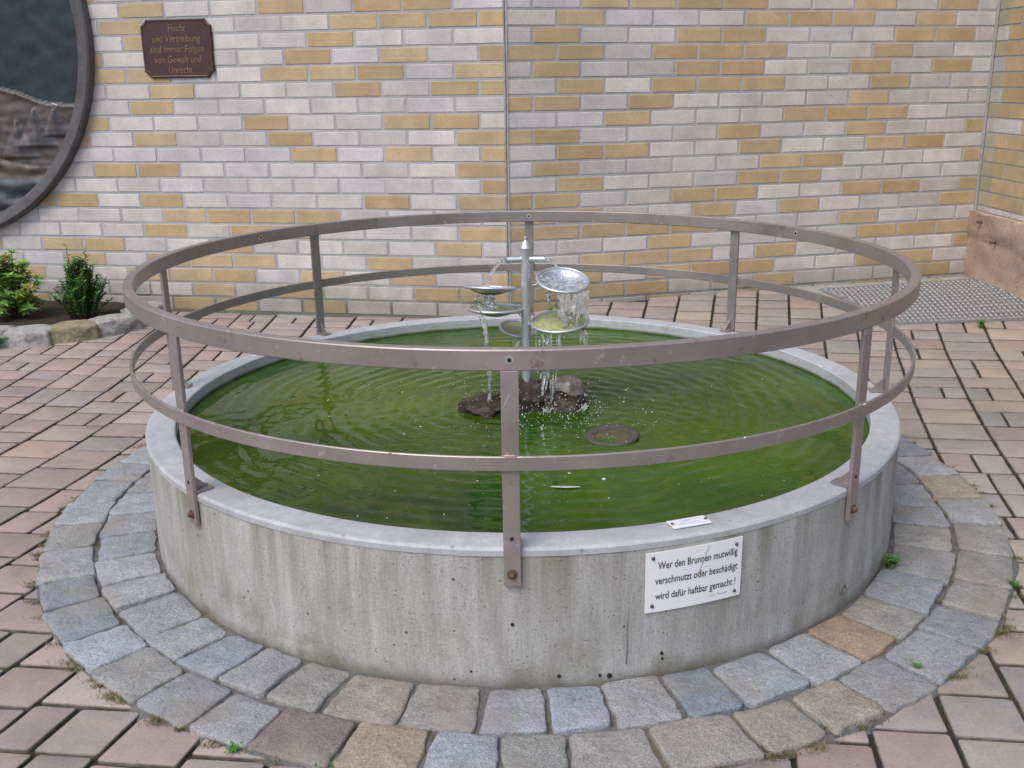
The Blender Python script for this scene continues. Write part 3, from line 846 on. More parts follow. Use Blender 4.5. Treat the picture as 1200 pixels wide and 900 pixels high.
# ------------------------------------------------------------------ railing
tRl = empty('guard_railing', (0, 0, 0), 0, 'circular mauve brown steel railing bolted round the concrete basin', 'railing')
RO = 1.0535
def rrect(r0, r1, z0, z1, b=.0035):
    return [(r0+b, z0), (r1-b, z0), (r1, z0+b), (r1, z1-b), (r1-b, z1), (r0+b, z1), (r0, z1-b), (r0, z0+b)]
a = MB(); a.ring(rrect(RO-.024, RO, .6755, .7155, .0022), 300); a.build('top_rail', M['paint'], tRl, sharp=30)
a = MB(); a.ring(rrect(RO, RO+.007, .4815, .5105, .0015), 300); a.build('lower_rail', M['paint'], tRl, sharp=30)
POSTS = [-91.5, -46.2, -135.1, -2.6, 43.4, 87.7, 133.9, 175.0]
PW = .0335
for q, deg in enumerate(POSTS):
    t = rad(deg); Mx = Matrix.Translation((0, 0, 0)) @ Matrix.Rotation(t, 4, 'Z')
    p = MB(); zb_ = .239
    p.box((RO-.0045, 0, (zb_+.676)/2), (.009, PW, .676-zb_), M=Mx)
    po = p.build('post', M['paint'], tRl, bevel=.0012)
    b = MB(); b.box((RO-.0275, 0, .3188), (.045, PW, .005), M=Mx)
    # small triangular gusset between tab and post
    V = [Mx @ Vector(v) for v in ((RO-.0095, -.0025, .321), (RO-.045, -.0025, .321), (RO-.0095, -.0025, .356), (RO-.0095, .0025, .321), (RO-.045, .0025, .321), (RO-.0095, .0025, .356))]
    b.add(V, [(0, 1, 2), (5, 4, 3), (0, 3, 4, 1), (1, 4, 5, 2), (2, 5, 3, 0)])
    b.build('rim_tab', M['paint'], po)
    bo = MB(); Xp = Mx @ Vector((RO, 0, .264)); dn = Vector((math.cos(t), math.sin(t), 0))
    bo.tube([Xp, Xp+dn*.0015], .0105, 16, smooth=False); bo.tube([Xp+dn*.0015, Xp+dn*.008], .0068, 6, smooth=False)
    bo.tube([Xp+dn*.008, Xp+dn*.0105], [.0055, .0035], 10)
    bo.build('bolt', M['rust'], po)
    ho = MB(); Xh = Mx @ Vector((RO, 0, .340))
    if q in (0, 1, 2): ho.tube([Xh-dn*.001, Xh+dn*.0006], .0042, 12, smooth=False); ho.build('screw_hole', M['dark'], po)
    wl = MB(); Xw = Mx @ Vector((RO+.003, 0, .5115))
    wl.tube([Mx @ Vector((RO+.001, s_, .5108)) for s_ in (-.016, -.008, 0, .008, .016)], [.0018, .0026, .002, .0026, .0018], 6)
    wl.build('weld_bead', M['paint'], po)
tt = rad(POSTS[0]); Mx = Matrix.Rotation(tt, 4, 'Z')
a = MB(); a.add([Mx @ Vector((RO+.0004, y_, z_)) for y_, z_ in ((-.013, .606), (-.0115, .605), (.0, .632), (-.0012, .633))], [(0, 1, 2, 3)]); a.build('scratch', M['galv'], tRl)
M['primer'] = m_simple('pink_primer_patch', (.42, .2, .19), .5, 0, .4, 160)
for q, (dg_, hw_) in enumerate(((-91.5, .012), (-46.2, .008), (-104.0, .004), (-66.0, .0025), (-30, .006))):
    t_ = rad(dg_); Mx = Matrix.Rotation(t_, 4, 'Z'); a = MB()
    a.tube([Mx @ Vector((RO+.0058, y_, .5101)) for y_ in (-hw_, -hw_*.4, hw_*.3, hw_)], [.0009, .0017, .0014, .0008], 6); a.build('paint_chip', M['primer'] if q % 2 == 0 else M['white'], tRl)
for deg, r_, sg in ((-91.5, RO, 1), (147.4, RO-.024, -1), (28.0, RO-.024, -1), (87.7, RO-.024, -1)):
    t = rad(deg); dn = Vector((math.cos(t), math.sin(t), 0))*sg; X = Vector((math.cos(t)*r_, math.sin(t)*r_, .6965))
    a = MB(); a.tube([X, X+dn*.0007], .0085, 18, smooth=False); a.build('bare_patch', M['galv'], tRl)
    a = MB(); a.tube([X+dn*.0004, X+dn*.0014], .0042, 12, smooth=False); a.build('bolt_hole', M['dark'], tRl)

# ------------------------------------------------------------------ sign on the basin
def text_mesh(body, size, mat_, name, parent, Mw, shear=0, sx=1.0, ext=.0004, align='CENTER', off=0.0):
    cu = bpy.data.curves.new(name, 'FONT'); cu.body = body; cu.size = size; cu.align_x = align; cu.extrude = ext
    cu.shear = shear; cu.offset = off; cu.resolution_u = 3
    tmp = bpy.data.objects.new(name+'_tmp', cu); C.objects.link(tmp)
    dg = bpy.context.evaluated_depsgraph_get(); dg.update()
    me = bpy.data.meshes.new_from_object(tmp.evaluated_get(dg)); me.name = name
    bpy.data.objects.remove(tmp, do_unlink=True)
    me.transform(Matrix.Diagonal((sx, 1, 1, 1)))
    me.transform(Mw)
    me.materials.clear(); me.materials.append(mat_)
    o = bpy.data.objects.new(name, me); C.objects.link(o); o.parent = parent
    return o
SA = rad(-70.95); sn = Vector((math.cos(SA), math.sin(SA), 0)); sx_ = Vector((-math.sin(SA), math.cos(SA), 0))
SW, SH = .2175, .1315
sO = sn*(R_OUT*math.cos(rad(6.0))+.0042)+Vector((0, 0, .2232))
# the plate is screwed flat to the curved wall: its middle is pulled on to a thin packer
sO = sn*(R_OUT+.0015)+Vector((0, 0, .2232))
tSg = empty('warning_sign', sO, 0, 'white rectangular sign with three lines of black German text screwed to the basin', 'sign')
def bend(x): return -(R_OUT+.0015)*(1-math.cos(x/(R_OUT)))
sg = MB(); V = []; F = []; nn_ = 24
for i in range(nn_+1):
    x = -SW/2+SW*i/nn_
    for y, d in ((-SH/2, .0012), (SH/2, .0012), (SH/2, -.001), (-SH/2, -.001)):
        zsk = .0012*(x/SW)*2
        p = sx_*x+sn*(bend(x)+d)+Vector((0, 0, y+zsk)); V.append(p)
for i in range(nn_):
    for q in range(4): F.append((i*4+q, (i+1)*4+q, (i+1)*4+(q+1) % 4, i*4+(q+1) % 4))
F += [(3, 2, 1, 0), tuple(nn_*4+q for q in range(4))]
sg.add(V, F); sg.build('plate', M['white'], tSg)
def place_text(body, size, x, y, m, name='lettering', align='LEFT', sx=.8, off=0.0):
    o = text_mesh(body, size, m, name, tSg, Matrix.Identity(4), sx=sx, align=align, ext=0, off=off)
    for v in o.data.vertices:
        X, Y = v.co.x+x, v.co.y+y
        p = sx_*X+sn*(bend(X)+.0016)+Vector((0, 0, Y+.0012*(X/SW)*2)); v.co = p
    return o
place_text('Wer den Brunnen mutwillig', .0225, -.0835, .0285, M['ink'], sx=.71, off=.0003)
place_text('verschmutzt oder beschädigt', .0225, -.0885, -.0045, M['ink'], sx=.71, off=.0003)
place_text('wird dafür haftbar gemacht !', .0225, -.0875, -.0385, M['ink'], sx=.71, off=.0003)
place_text('Kath. Pfarramt', .0085, .034, -.0545, M['blueink'], sx=.85)
for x in (-.094, .094):
    for y in (-.0525, .0525):
        scw = MB(); p = sx_*x+sn*(bend(x)+.001)+Vector((0, 0, y)); scw.tube([p, p+sn*.0028], [.0042, .0032], 12)
        scw.build('screw', M['screw'], tSg)
# hairline crack and ochre scuff on the sign
cr = MB(); pts = [sx_*X+sn*(bend(X)+.0016)+Vector((0, 0, Y)) for X, Y in ((.028, .064), (.026, .055), (.021, .045), (.022, .036), (.016, .028), (.012, .018), (.006, .006))]
cr.tube(pts, [.0003, .0003, .0004, .0003, .0004, .0003, .0002], 5); cr.build('scratch', M['ink'], tSg)
M['scuff'] = m_simple('ochre_scuff', (.66, .52, .3), .7, 0, .3, 200)
cr = MB(); 
for (a_, b_, w_) in (((.024, .018), (-.02, -.012), .0028), ((.016, .010), (-.006, -.004), .005), ((-.02, -.012), (-.085, -.05), .0009)):
    pa = sx_*a_[0]+sn*(bend(a_[0])+.00125)+Vector((0, 0, a_[1])); pb = sx_*b_[0]+sn*(bend(b_[0])+.00125)+Vector((0, 0, b_[1]))
    dz = Vector((0, 0, w_/2)); cr.add([pa-dz, pb-dz*.4, pb+dz*.4, pa+dz], [(0, 1, 2, 3)])
cr.build('scuff_mark', M['scuff'], tSg)

# small plate on the rim
RA_ = rad(-70.5); rn_ = Vector((math.cos(RA_), math.sin(RA_), 0)); rt_ = Vector((-math.sin(RA_), math.cos(RA_), 0))
tP = empty('rim_plate', rn_*.997+Vector((0, 0, .317)), RA_+PI/2, 'small weathered white plate screwed flat on the basin rim above the warning sign', 'plate')
a = MB(); a.box((0, 0, .0018), (.086, .036, .0036)); a.build('plate', M['white'], tP, bevel=.001)
for x in (-.038, .038):
    a = MB(); a.tube([(x, 0, .0034), (x, 0, .0056)], [.004, .003], 10); a.build('screw', M['screw'], tP)
for k, (w_, y_) in enumerate(((.024, .006), (.052, -.006))):
    a = MB()
    for q in range(int(w_/.0042)): a.box((-w_/2+q*.0042, y_+rnd.uniform(-.0006, .0006), .00375), (.0026, .0045*rnd.uniform(.6, 1), .0003))
    o = a.build('faded_lettering', M['blueink'], tP); tag(o, kind='stuff')

# ------------------------------------------------------------------ fountain column and bowls
PX, PY = .016, .02
tF = empty('bowl_fountain', (PX, PY, WATER_Z), 0, 'galvanised steel fountain column with spouts and small tilted water bowls', 'fountain')
def F_(x, y, z): return (x-PX, y-PY, z-WATER_Z)
PR = .0138
a = MB(); a.lathe([(0, -.2), (PR, -.2), (PR, .735-WATER_Z), (0, .735-WATER_Z)], 28); a.build('column', M['galv'], tF, sharp=40)
a = MB(); zc = .735-WATER_Z
a.lathe([(0, zc-.004), (PR+.003, zc-.004), (PR+.0035, zc-.001), (PR+.002, zc+.002), (PR-.0005, zc+.004), (PR-.001, zc+.010), (PR-.005, zc+.0165), (.004, zc+.0195), (.0028, zc+.0215), (.0045, zc+.026), (.003, zc+.0305), (0, zc+.0315)], 28)
a.build('cap', M['galv'], tF, sharp=50)
for sg_, L_ in ((-1, .045), (1, .046)):
    a = MB(); pa = Vector((sg_*.010, 0, .701-WATER_Z)); pb = Vector((sg_*(.012+L_), -.006, .7005-WATER_Z)); 
    d = (pb-pa).normalized(); n_ = 18; V = []; F = []
    q1 = d.orthogonal().normalized(); q1 = Vector((0, 0, 1)); q2 = d.cross(q1)
    for k_, (p, r) in enumerate(((pa, .0088), (pb, .0088), (pb, .0072), (pa, .0072))):
        for i in range(n_):
            th = 2*PI*i/n_; off = q1*math.cos(th)*r+q2*math.sin(th)*r
            e = d*(-math.cos(th)*.007) if k_ in (1, 2) else Vector()
            V.append(p+off+e)
    for r_ in range(3):
        for i in range(n_): F.append((r_*n_+i, r_*n_+(i+1) % n_, (r_+1)*n_+(i+1) % n_, (r_+1)*n_+i))
    a.add(V, F, smooth=True); a.build('spout', M['galv'], tF, sharp=40)

M['growth'] = m_simple('dark_green_growth', (.02, .04, .02), .4, 0, .4, 60)
#       centre (x, y, z)          radius  tilt fwd, tilt right (deg; + lowers the near / right rim), depth, water level kind
BOWLS = [((-.087, .015, .6215), .0715, -9, 3, .021, 'clear'),
         ((.121, .01, .6415), .0735, 17, 4, .021, 'foam'),
         ((-.073, .03, .557), .0775, -3, 1, .022, 'green'),
         ((.113, .02, .519), .0825, 9, -3, .022, 'green'),
         ((-.008, .105, .478), .054, 12, 10, .02, 'green')]
ball = []
for (bc, br_, tf, tr, dp, kind_) in BOWLS:
    T = Matrix.Translation(F_(*bc)) @ Matrix.Rotation(rad(tf), 4, 'X') @ Matrix.Rotation(rad(tr), 4, 'Y')
    ball.append((T, br_))
    a = MB(); prof = []
    for i in range(9):
        f = i/8; prof.append((br_*f, -dp*(1-f*f)))
    inner = [(r_*.985, z_+.0015) for r_, z_ in prof][::-1]
    a.lathe(prof+inner, 56, M=T); bo = a.build('bowl', M['galv'], tF)
    e = MB(); e.ring([(br_+.0042*math.cos(t_), .0042*math.sin(t_)) for t_ in [2*PI*i/10 for i in range(10)]], 64, M=T)
    e.build('rim_bead', M['galv'], bo)
    e = MB(); V = []; F = []; na_, nr_ = 40, 10
    lvl = -.001
    for i in range(nr_+1):
        r_ = (br_-.004)*i/nr_
        for j in range(na_):
            t_ = 2*PI*j/na_; x, y = r_*math.cos(t_), r_*math.sin(t_)
            amp = .0028 if kind_ == 'foam' else .0012
            V.append(T @ Vector((x, y, lvl+amp*noise.noise(Vector((x*90+bc[0]*50, y*90, bc[2]*30))))))
    for i in range(nr_):
        for j in range(na_): F.append((i*na_+j, i*na_+(j+1) % na_, (i+1)*na_+(j+1) % na_, (i+1)*na_+j))
    e.add(V, F, smooth=True); e.build('bowl_water', M['algae'] if kind_ == 'green' else M['clear'], bo)
    if False:
        e = MB(); e.lathe([(r_*.9, z_*.55-.0025) for r_, z_ in prof], 40, M=T); e.build('algae_film', M['algae'], bo)
    if bc[0] < -.05:
        e = MB(); e.lathe([(r_*.93, z_*1.0-.0012) for r_, z_ in prof], 44, M=T); e.build('underside_growth', M['growth'], bo)
    # curved rod from the column to the bowl underside
    c0 = Vector(F_(*bc)); s_ = 1 if bc[0] > PX+.02 else -1
    if abs(bc[0]-PX) > .03:
        e = MB(); end = T @ Vector((-s_*br_*.82, 0, -.008)); st_ = Vector((s_*PR*.8, 0, end.z-.012))
        e.tube([st_, st_.lerp(end, .45)+Vector((0, -.002, -.004)), st_.lerp(end, .8)+Vector((0, 0, -.001)), end], .0021, 8)
    else:
        e = MB(); end = T @ Vector((0, -br_*.8, -.008)); e.tube([Vector((0, PR*.8, end.z-.01)), end], .0021, 8)
    e.build('arm', M['galv'], bo)

# ------------------------------------------------------------------ falling water
def W(name, label, cat='water jet', group='falls of water in the fountain'):
    return name, label, cat, group
def jet(label, pts, rads, seed, cat='jet'):
    a = MB(); P = []; Rr_ = []
    n_ = 26
    for i in range(n_+1):
        f = i/n_*(len(pts)-1); k = min(int(f), len(pts)-2); f -= k
        p = Vector(pts[k]).lerp(Vector(pts[k+1]), f); r = rads[k]*(1-f)+rads[k+1]*f
        w_ = noise.noise(Vector((i*.55, seed, 0)))
        P.append(p+Vector((w_*.0025, noise.noise(Vector((i*.5, seed, 5)))*.002, w_*.0015))); Rr_.append(max(.0012, r*(1+.55*noise.noise(Vector((i*.8, seed, 9))))))
    a.tube(P, Rr_, 10)
    for q in range(16 if cat == 'spill' else 6):
        p = P[rnd.randint(2, n_)]+Vector((rnd.gauss(0, .007), rnd.gauss(0, .004), rnd.gauss(0, .006))); r = rnd.uniform(.0009, .0022)
        a.tube([p+Vector((0, 0, -r)), p+Vector((0, 0, -r*.4)), p+Vector((0, 0, r*.5)), p+Vector((0, 0, r*1.3))], [r*.4, r, r*.8, r*.1], 7)
    if cat == 'spill':
        P2 = [p+Vector((.006*math.sin(i*.45+seed), -.003+.003*math.cos(i*.6), 0)) for i, p in enumerate(P)]
        a.tube(P2, [max(.0008, r*.4*(1+.6*noise.noise(Vector((i*.9, seed, 2))))) for i, r in enumerate(Rr_)], 7)
    o = a.build('water_jet', M['clear']); tag(o, label, 'water jet', 'falls of water in the fountain'); return o
jet('thick arc of water from the left spout into the top left bowl', [(-.044, .012, .702), (-.055, .012, .697), (-.068, .012, .684), (-.080, .013, .665), (-.089, .013, .645), (-.092, .013, .624)], [.005, .0055, .0052, .005, .0045, .0035], 3)
jet('thin arc of water from the right spout into the top right bowl', [(.076, .012, .702), (.088, .012, .698), (.101, .011, .685), (.110, .010, .667), (.116, .01, .645), (.118, .01, .634)], [.0042, .0034, .003, .0028, .0026, .0035], 8)
def curtain(label, top, bot, seed, wtop, wbot, gaps=.15):
    """ragged falling sheet made of strands and webs"""
    a = MB(); nu, nv = 22, 14; V = []; F = []; T0, B0_ = Vector(top), Vector(bot)
    for j in range(nv+1):
        f = j/nv; c = T0.lerp(B0_, f); wd = wtop*(1-f)+wbot*f
        for i in range(nu+1):
            g_ = (i/nu-.5)
            x = c.x+g_*wd*(1+.25*noise.noise(Vector((j*.3, seed, 1))))+.006*noise.noise(Vector((i*.3, j*.3, seed)))
            y = c.y+.014*noise.noise(Vector((i*.5, j*.2, seed+4)))-.006*math.cos(g_*PI)
            V.append((x, y, c.z+.003*noise.noise(Vector((i*.9, j, seed+8)))))
    for j in range(nv):
        for i in range(nu):
            h_ = noise.noise(Vector((i*.26, j*.12, seed+2)))
            if h_ < -.48+gaps*1.4+.4*(j/nv): 
                if rnd.random() < .85: continue
            F.append((j*(nu+1)+i, j*(nu+1)+i+1, (j+1)*(nu+1)+i+1, (j+1)*(nu+1)+i))
    b0 = len(V); V2 = [(x, y+.0012, z) for x, y, z in V]
    a.add(V, F, smooth=True); a.add(V2, [f[::-1] for f in F], smooth=True)
    # threads along the sheet
    for q in range(3):
        gx = rnd.uniform(-.5, .5); pts = []; rr = []
        f0, f1 = rnd.uniform(0, .2), rnd.uniform(.5, 1.05)
        for k in range(9):
            f = f0+(f1-f0)*k/8; c = T0.lerp(B0_, f); wd = wtop*(1-f)+wbot*f
            pts.append((c.x+gx*wd+.002*noise.noise(Vector((k*.9, q, seed))), c.y-.006-.002*math.sin(k), c.z)); rr.append(.0011+.0012*abs(noise.noise(Vector((k*1.3, q*3, seed)))))
        a.tube(pts, rr, 6)
    for q in range(14):
        f = rnd.uniform(.1, 1.08); c = T0.lerp(B0_, f); wd = (wtop*(1-f)+wbot*f)*1.15
        p = Vector((c.x+rnd.uniform(-.5, .5)*wd, c.y+rnd.uniform(-.012, .008), c.z)); r = rnd.uniform(.0009, .0026)
        a.tube([p+Vector((0, 0, -r)), p+Vector((0, 0, -r*.4)), p+Vector((0, 0, r*.5)), p+Vector((0, 0, r*1.3))], [r*.4, r, r*.8, r*.1], 7)
    o = a.build('water_curtain', M['clear']); tag(o, label, 'falling water', 'falls of water in the fountain'); return o
curtain('broad sheet of water falling from the top left bowl into the one below', (-.100, -.045, .613), (-.094, -.03, .556), 11, .072, .05, .05)
curtain('wide torn sheet of water pouring from the top right bowl into the lower one', (.146, -.055, .622), (.150, -.045, .52), 23, .095, .07, .12)
curtain('small drips off the left side of the top right bowl', (.079, -.045, .620), (.080, -.045, .594), 29, .02, .008, .1)
jet('narrow twisting stream of water falling from the lower left bowl to the basin', [(-.112, -.045, .552), (-.104, -.05, .535), (-.098, -.051, .50), (-.095, -.051, .45), (-.093, -.051, .40), (-.092, -.05, .34), (-.091, -.05, .283)], [.006, .0085, .0062, .0048, .0052, .004, .006], 31, 'spill')
curtain('water dripping from the lower right bowl into the basin', (.082, -.06, .500), (.070, -.07, .30), 41, .085, .04, .25)
curtain('thin drips off the right edge of the lower right bowl', (.176, -.03, .505), (.186, -.03, .43), 43, .018, .02, .3)
jet('water falling from the lowest bowl behind the column', [(-.008, .035, .462), (-.012, .03, .44), (-.012, .03, .38), (-.012, .03, .32), (-.012, .03, .283)], [.005, .0065, .005, .0045, .006], 52, 'spill')

# droplets and foam
dr = MB()
def drop(x, y, z, r, fl=1.0):
    V = []; F = []
    for i, (rr, zz) in enumerate(((.02, -1), (.8, -.6), (1, 0), (.75, .65), (.02, 1))):
        for k in range(6):
            t_ = PI/3*k; V.append((x+r*rr*math.cos(t_), y+r*rr*math.sin(t_), z+r*fl*zz))
    for i in range(4):
        for k in range(6): F.append((i*6+k, i*6+(k+1) % 6, (i+1)*6+(k+1) % 6, (i+1)*6+k))
    dr.add(V, F, smooth=True)
cent = [(-.09, -.05, .5), (.02, -.06, .8), (.08, -.07, .9), (.17, -.05, .7), (.12, -.16, .5), (.0, -.22, .35), (.2, -.22, .5)]
for q in range(520):
    cx, cy, w_ = rnd.choice(cent); s_ = rnd.choice([.03, .06, .12])
    x, y = rnd.gauss(cx, s_), rnd.gauss(cy, s_)
    up = abs(rnd.gauss(0, .03)) if s_ < .1 else rnd.random()**3*.1
    drop(x, y, WATER_Z+.001+up, rnd.uniform(.0006, .0017) if s_ > .03 else rnd.uniform(.0008, .0024), 1.0)
for q in range(150):
    t_ = rnd.uniform(0, 2*PI); r_ = .9*math.sqrt(rnd.random()); 
    drop(r_*math.cos(t_), r_*math.sin(t_), WATER_Z+.0008, rnd.choice([.0007, .0009, .0012, .0012, .0022]), .6)
for x, y, r in ((.19, -.60, .006), (.11, -.56, .004), (.32, .12, .005), (.30, .0, .004), (-.55, -.1, .003), (.37, -.1, .0035), (-.28, -.2, .004), (-.32, -.26, .003)):
    drop(x, y, WATER_Z+.001, r, .45)
M['foam'] = m_simple('white_foam_droplets', (.46, .51, .47), .12, 0, .2, 300, .0003, .8)
o = dr.build('water_droplets', M['foam']); tag(o, 'spray droplets and bubbles scattered over the green water round the fountain', 'droplets', None, 'stuff')
# splash crowns
for (x, y, s_, lb) in ((-.09, -.05, 1.0, 'small splash crown where the left stream hits the water'), (.07, -.075, .9, 'splash where the middle fall hits the dark rocks'),
                   (.166, -.07, 1.2, 'white splash at the right foot of the brown capped rock')):
    a = MB()
    for q in range(34):
        t_ = rnd.uniform(0, 2*PI); d = Vector((math.cos(t_), math.sin(t_), rnd.uniform(.8, 2.6))).normalized(); l = rnd.uniform(.008, .026)*s_
        p0 = Vector((x+rnd.gauss(0, .007), y+rnd.gauss(0, .007), WATER_Z-.002)); p1 = p0+d*l*.6; p2 = p0+d*l+Vector((0, 0, -.003))
        a.tube([p0, p1, p2], [.0024, .0016, .0007], 6)
    o = a.build('water_splash', M['foam']); tag(o, lb, 'splash', 'splashes on the basin water')

# ------------------------------------------------------------------ rocks in the basin
def rock_mesh(mb, c, d, seed, rough=.25, sub=4, rz=0, flat=None, freq=1.6, box=.25):
    bm = bmesh.new(); bmesh.ops.create_icosphere(bm, subdivisions=sub, radius=1)
    V = []
    for v in bm.verts:
        p = v.co.copy(); n_ = p.normalized()
        k = 1+rough*noise.noise(n_*freq+Vector((seed, 0, 0)))+rough*.45*noise.noise(n_*freq*2.7+Vector((0, seed, 0)))+rough*.18*noise.noise(n_*freq*7+Vector((0, 0, seed)))
        p = n_*k
        m3 = max(abs(p.x), abs(p.y), abs(p.z)); p = p.lerp(p/m3*.9 if m3 > 0 else p, box)
        p = Vector((p.x*d[0], p.y*d[1], p.z*d[2])); 
        if flat is not None and p.z > flat: p.z = flat+(p.z-flat)*.25
        x, y = p.x*math.cos(rz)-p.y*math.sin(rz), p.x*math.sin(rz)+p.y*math.cos(rz)
        V.append((c[0]+x, c[1]+y, c[2]+p.z))
    F = [[v.index for v in f.verts] for f in bm.faces]; bm.free(); mb.add(V, F, smooth=True)
RK = [((-.100, -.03, .268), (.085, .10, .040), 1.3, 0, 'wetrock', 'low dark wet rock left of the fountain column, barely above the water'),
      ((.040, .0, .272), (.085, .085, .072), 5.1, .3, 'wetrock', 'dark wet rock at the foot of the fountain column'),
      ((.118, -.03, .264), (.074, .062, .062), 9.7, -.3, 'wetrock', 'dark wet rock below the brown and white capped stone'),
      ((.134, -.005, .319), (.054, .048, .042), 12.4, .2, 'cap', 'rounded brown and whitish stone topping the rocks right of the column')]
for c, d, sd, rz_, mt, lb in RK:
    a = MB(); rock_mesh(a, (0, 0, 0), d, sd, .38 if mt == 'wetrock' else .16, 4, rz_, freq=2.2 if mt == 'wetrock' else 1.3)
    o = a.build('rock', M[mt]); o.location = c; tag(o, lb, 'rock', 'rocks at the foot of the fountain')
# half sunk dish
tD = empty('sunken_bowl', (.238, -.303, WATER_Z+.0025), 0, 'old brown metal bowl lying half sunk in the water, front right of the rocks', 'bowl')
T = Matrix.Rotation(rad(4), 4, 'X') @ Matrix.Rotation(rad(-3), 4, 'Y')
M['olddish'] = m_rock('limescaled_brown_dish', (.05, .042, .034), (.095, .082, .07), (.03, .026, .02))
a = MB(); a.lathe([(.0, -.016), (.03, -.014), (.043, -.004), (.047, .003), (.066, .0065), (.071, .004), (.071, -.001), (.05, -.014), (0, -.022)], 60, M=T); a.build('dish', M['olddish'], tD)
a = MB(); a.lathe([(0, -.0005), (.02, -.0006), (.0448, -.0003)], 50, M=T)
M['dishwater'] = m_simple('olive_dish_water', (.06, .065, .018), .05, 0, .25, 25, .0006); a.build('bowl_water', M['dishwater'], tD)
# pale leaf floating in front
a = MB(); V = []; n_ = 14
for i in range(n_+1):
    f = i/n_; w_ = .006*math.sin(PI*f)**.7; V += [(-.036+.072*f, -w_, .0012), (-.036+.072*f, 0, .003), (-.036+.072*f, w_, .0012)]
F = []
for i in range(n_):
    for q in range(2): F.append((i*3+q, (i+1)*3+q, (i+1)*3+q+1, i*3+q+1))
a.add(V, F, smooth=True); o = a.build('floating_leaf', m_simple('pale_grey_green_leaf', (.38, .42, .38), .5)); o.location = (.095, -.648, WATER_Z+.001); o.rotation_euler = (0, 0, -.05)
tag(o, 'slim pale leaf floating on the green water in front of the rocks', 'leaf')

# ------------------------------------------------------------------ wall plaque
def on_wall_L(s, z, d): p = J+DL*s+nL*d; return Vector((p.x, p.y, z))
ML = Matrix((-DL, Vector((0, 0, 1)), nL)).transposed().to_4x4()      # local x to the right, y up, z out of the wall
ML.translation = on_wall_L(1.700, 1.3765, .004)
tQ = empty('wall_plaque', (0, 0, 0), 0, 'dark brown metal plaque with gilt lettering on the brick wall beside the bronze disc', 'plaque')
tQ.matrix_world = ML
hw, hh, cc_ = .192, .143, .032
poly = []
for sx2, sy2 in ((1, 1), (-1, 1), (-1, -1), (1, -1)):
    corner = Vector((sx2*hw, sy2*hh)); arc = []
    for i in range(7):
        t_ = PI/2*i/6
        arc.append((corner.x-sx2*cc_*math.cos(t_)*1.0, corner.y-sy2*cc_*math.sin(t_)*1.0))
    # concave notch corner, softened towards a chamfer
    arc2 = []
    for i in range(7):
        f = i/6; ch = Vector((corner.x-sx2*cc_*(1-f), corner.y-sy2*cc_*f)); ar_ = Vector((corner.x-sx2*cc_*math.cos(f*PI/2), corner.y-sy2*cc_*math.sin(f*PI/2)))
        arc2.append(ch.lerp(ar_, .45))
    if sx2*sy2 < 0: arc2 = arc2[::-1]
    poly += [tuple(p) for p in arc2][::1]
# order counter clockwise
cenp = Vector((0, 0)); poly.sort(key=lambda p: math.atan2(p[1], p[0]))
a = MB(); n_ = len(poly)
def ringp(k, z): return [(x*(1-k/hw), y*(1-k/hh), z) for x, y in poly]
V = ringp(0, -.006)+ringp(0, .009)+ringp(.004, .012)+ringp(.009, .012)+ringp(.012, .010)+[(0, 0, .010)]
F = []
for r_ in range(4):
    for i in range(n_): j = (i+1) % n_; F.append((r_*n_+i, r_*n_+j, (r_+1)*n_+j, (r_+1)*n_+i))
for i in range(n_): F.append((4*n_+i, 4*n_+(i+1) % n_, 5*n_))
a.add(V, F); a.build('plate', M['plaque'], tQ)
for k, s in enumerate(('Flucht', 'und Vertreibung', 'sind immer Folgen', 'von Gewalt und', 'Unrecht')):
    text_mesh(s, .050, M['gilt'], 'lettering', tQ, Matrix.Translation((-.002+(.008 if k in (0, 4) else 0), .083-k*.0505, .0108)), sx=.80, ext=.0008, off=-.0004, shear=.12)

# ------------------------------------------------------------------ bronze disc
ML2 = ML.copy(); ML2.translation = on_wall_L(3.228, 1.452, .004)
tDk = empty('bronze_relief', (0, 0, 0), 0, 'large round bronze relief of a landscape hanging on the left brick wall', 'relief')
tDk.matrix_world = ML2
RD = 1.062
a = MB(); a.ring([(RD-.072, .0), (RD, .0), (RD, .036), (RD-.004, .046), (RD-.014, .052), (RD-.062, .046), (RD-.070, .040)], 220)
a.build('frame_band', M['bronze'], tDk, sharp=35)
me_ = tDk.children[0].data.color_attributes['Col']
me_.data.foreach_set('color', [x for _ in range(len(me_.data)) for x in (.092, .085, .088, 1)])
def ridge(x): # skyline of the relief, x from the disc centre to the right
    pts = [(-1.1, -.05), (-.4, -.12), (.1, -.16), (.3, -.2), (.485, -.254), (.70, -.318), (.80, -.338), (.93, -.355), (1.1, -.36)]
    for (a_, b_), (c_, d_) in zip(pts, pts[1:]):
        if a_ <= x <= c_: return b_+(d_-b_)*(x-a_)/(c_-a_)
    return -.3
peaks = [(.565, -.62, .13, .20), (.68, -.56, .13, .20), (.80, -.50, .09, .14), (.2, -.62, .12, .2), (-.1, -.6, .12, .2), (.38, -.66, .07, .12)]
a = MB(); N_ = 260; idx = {}; V = []; F = []; cols = []
st_ = 2*RD/N_
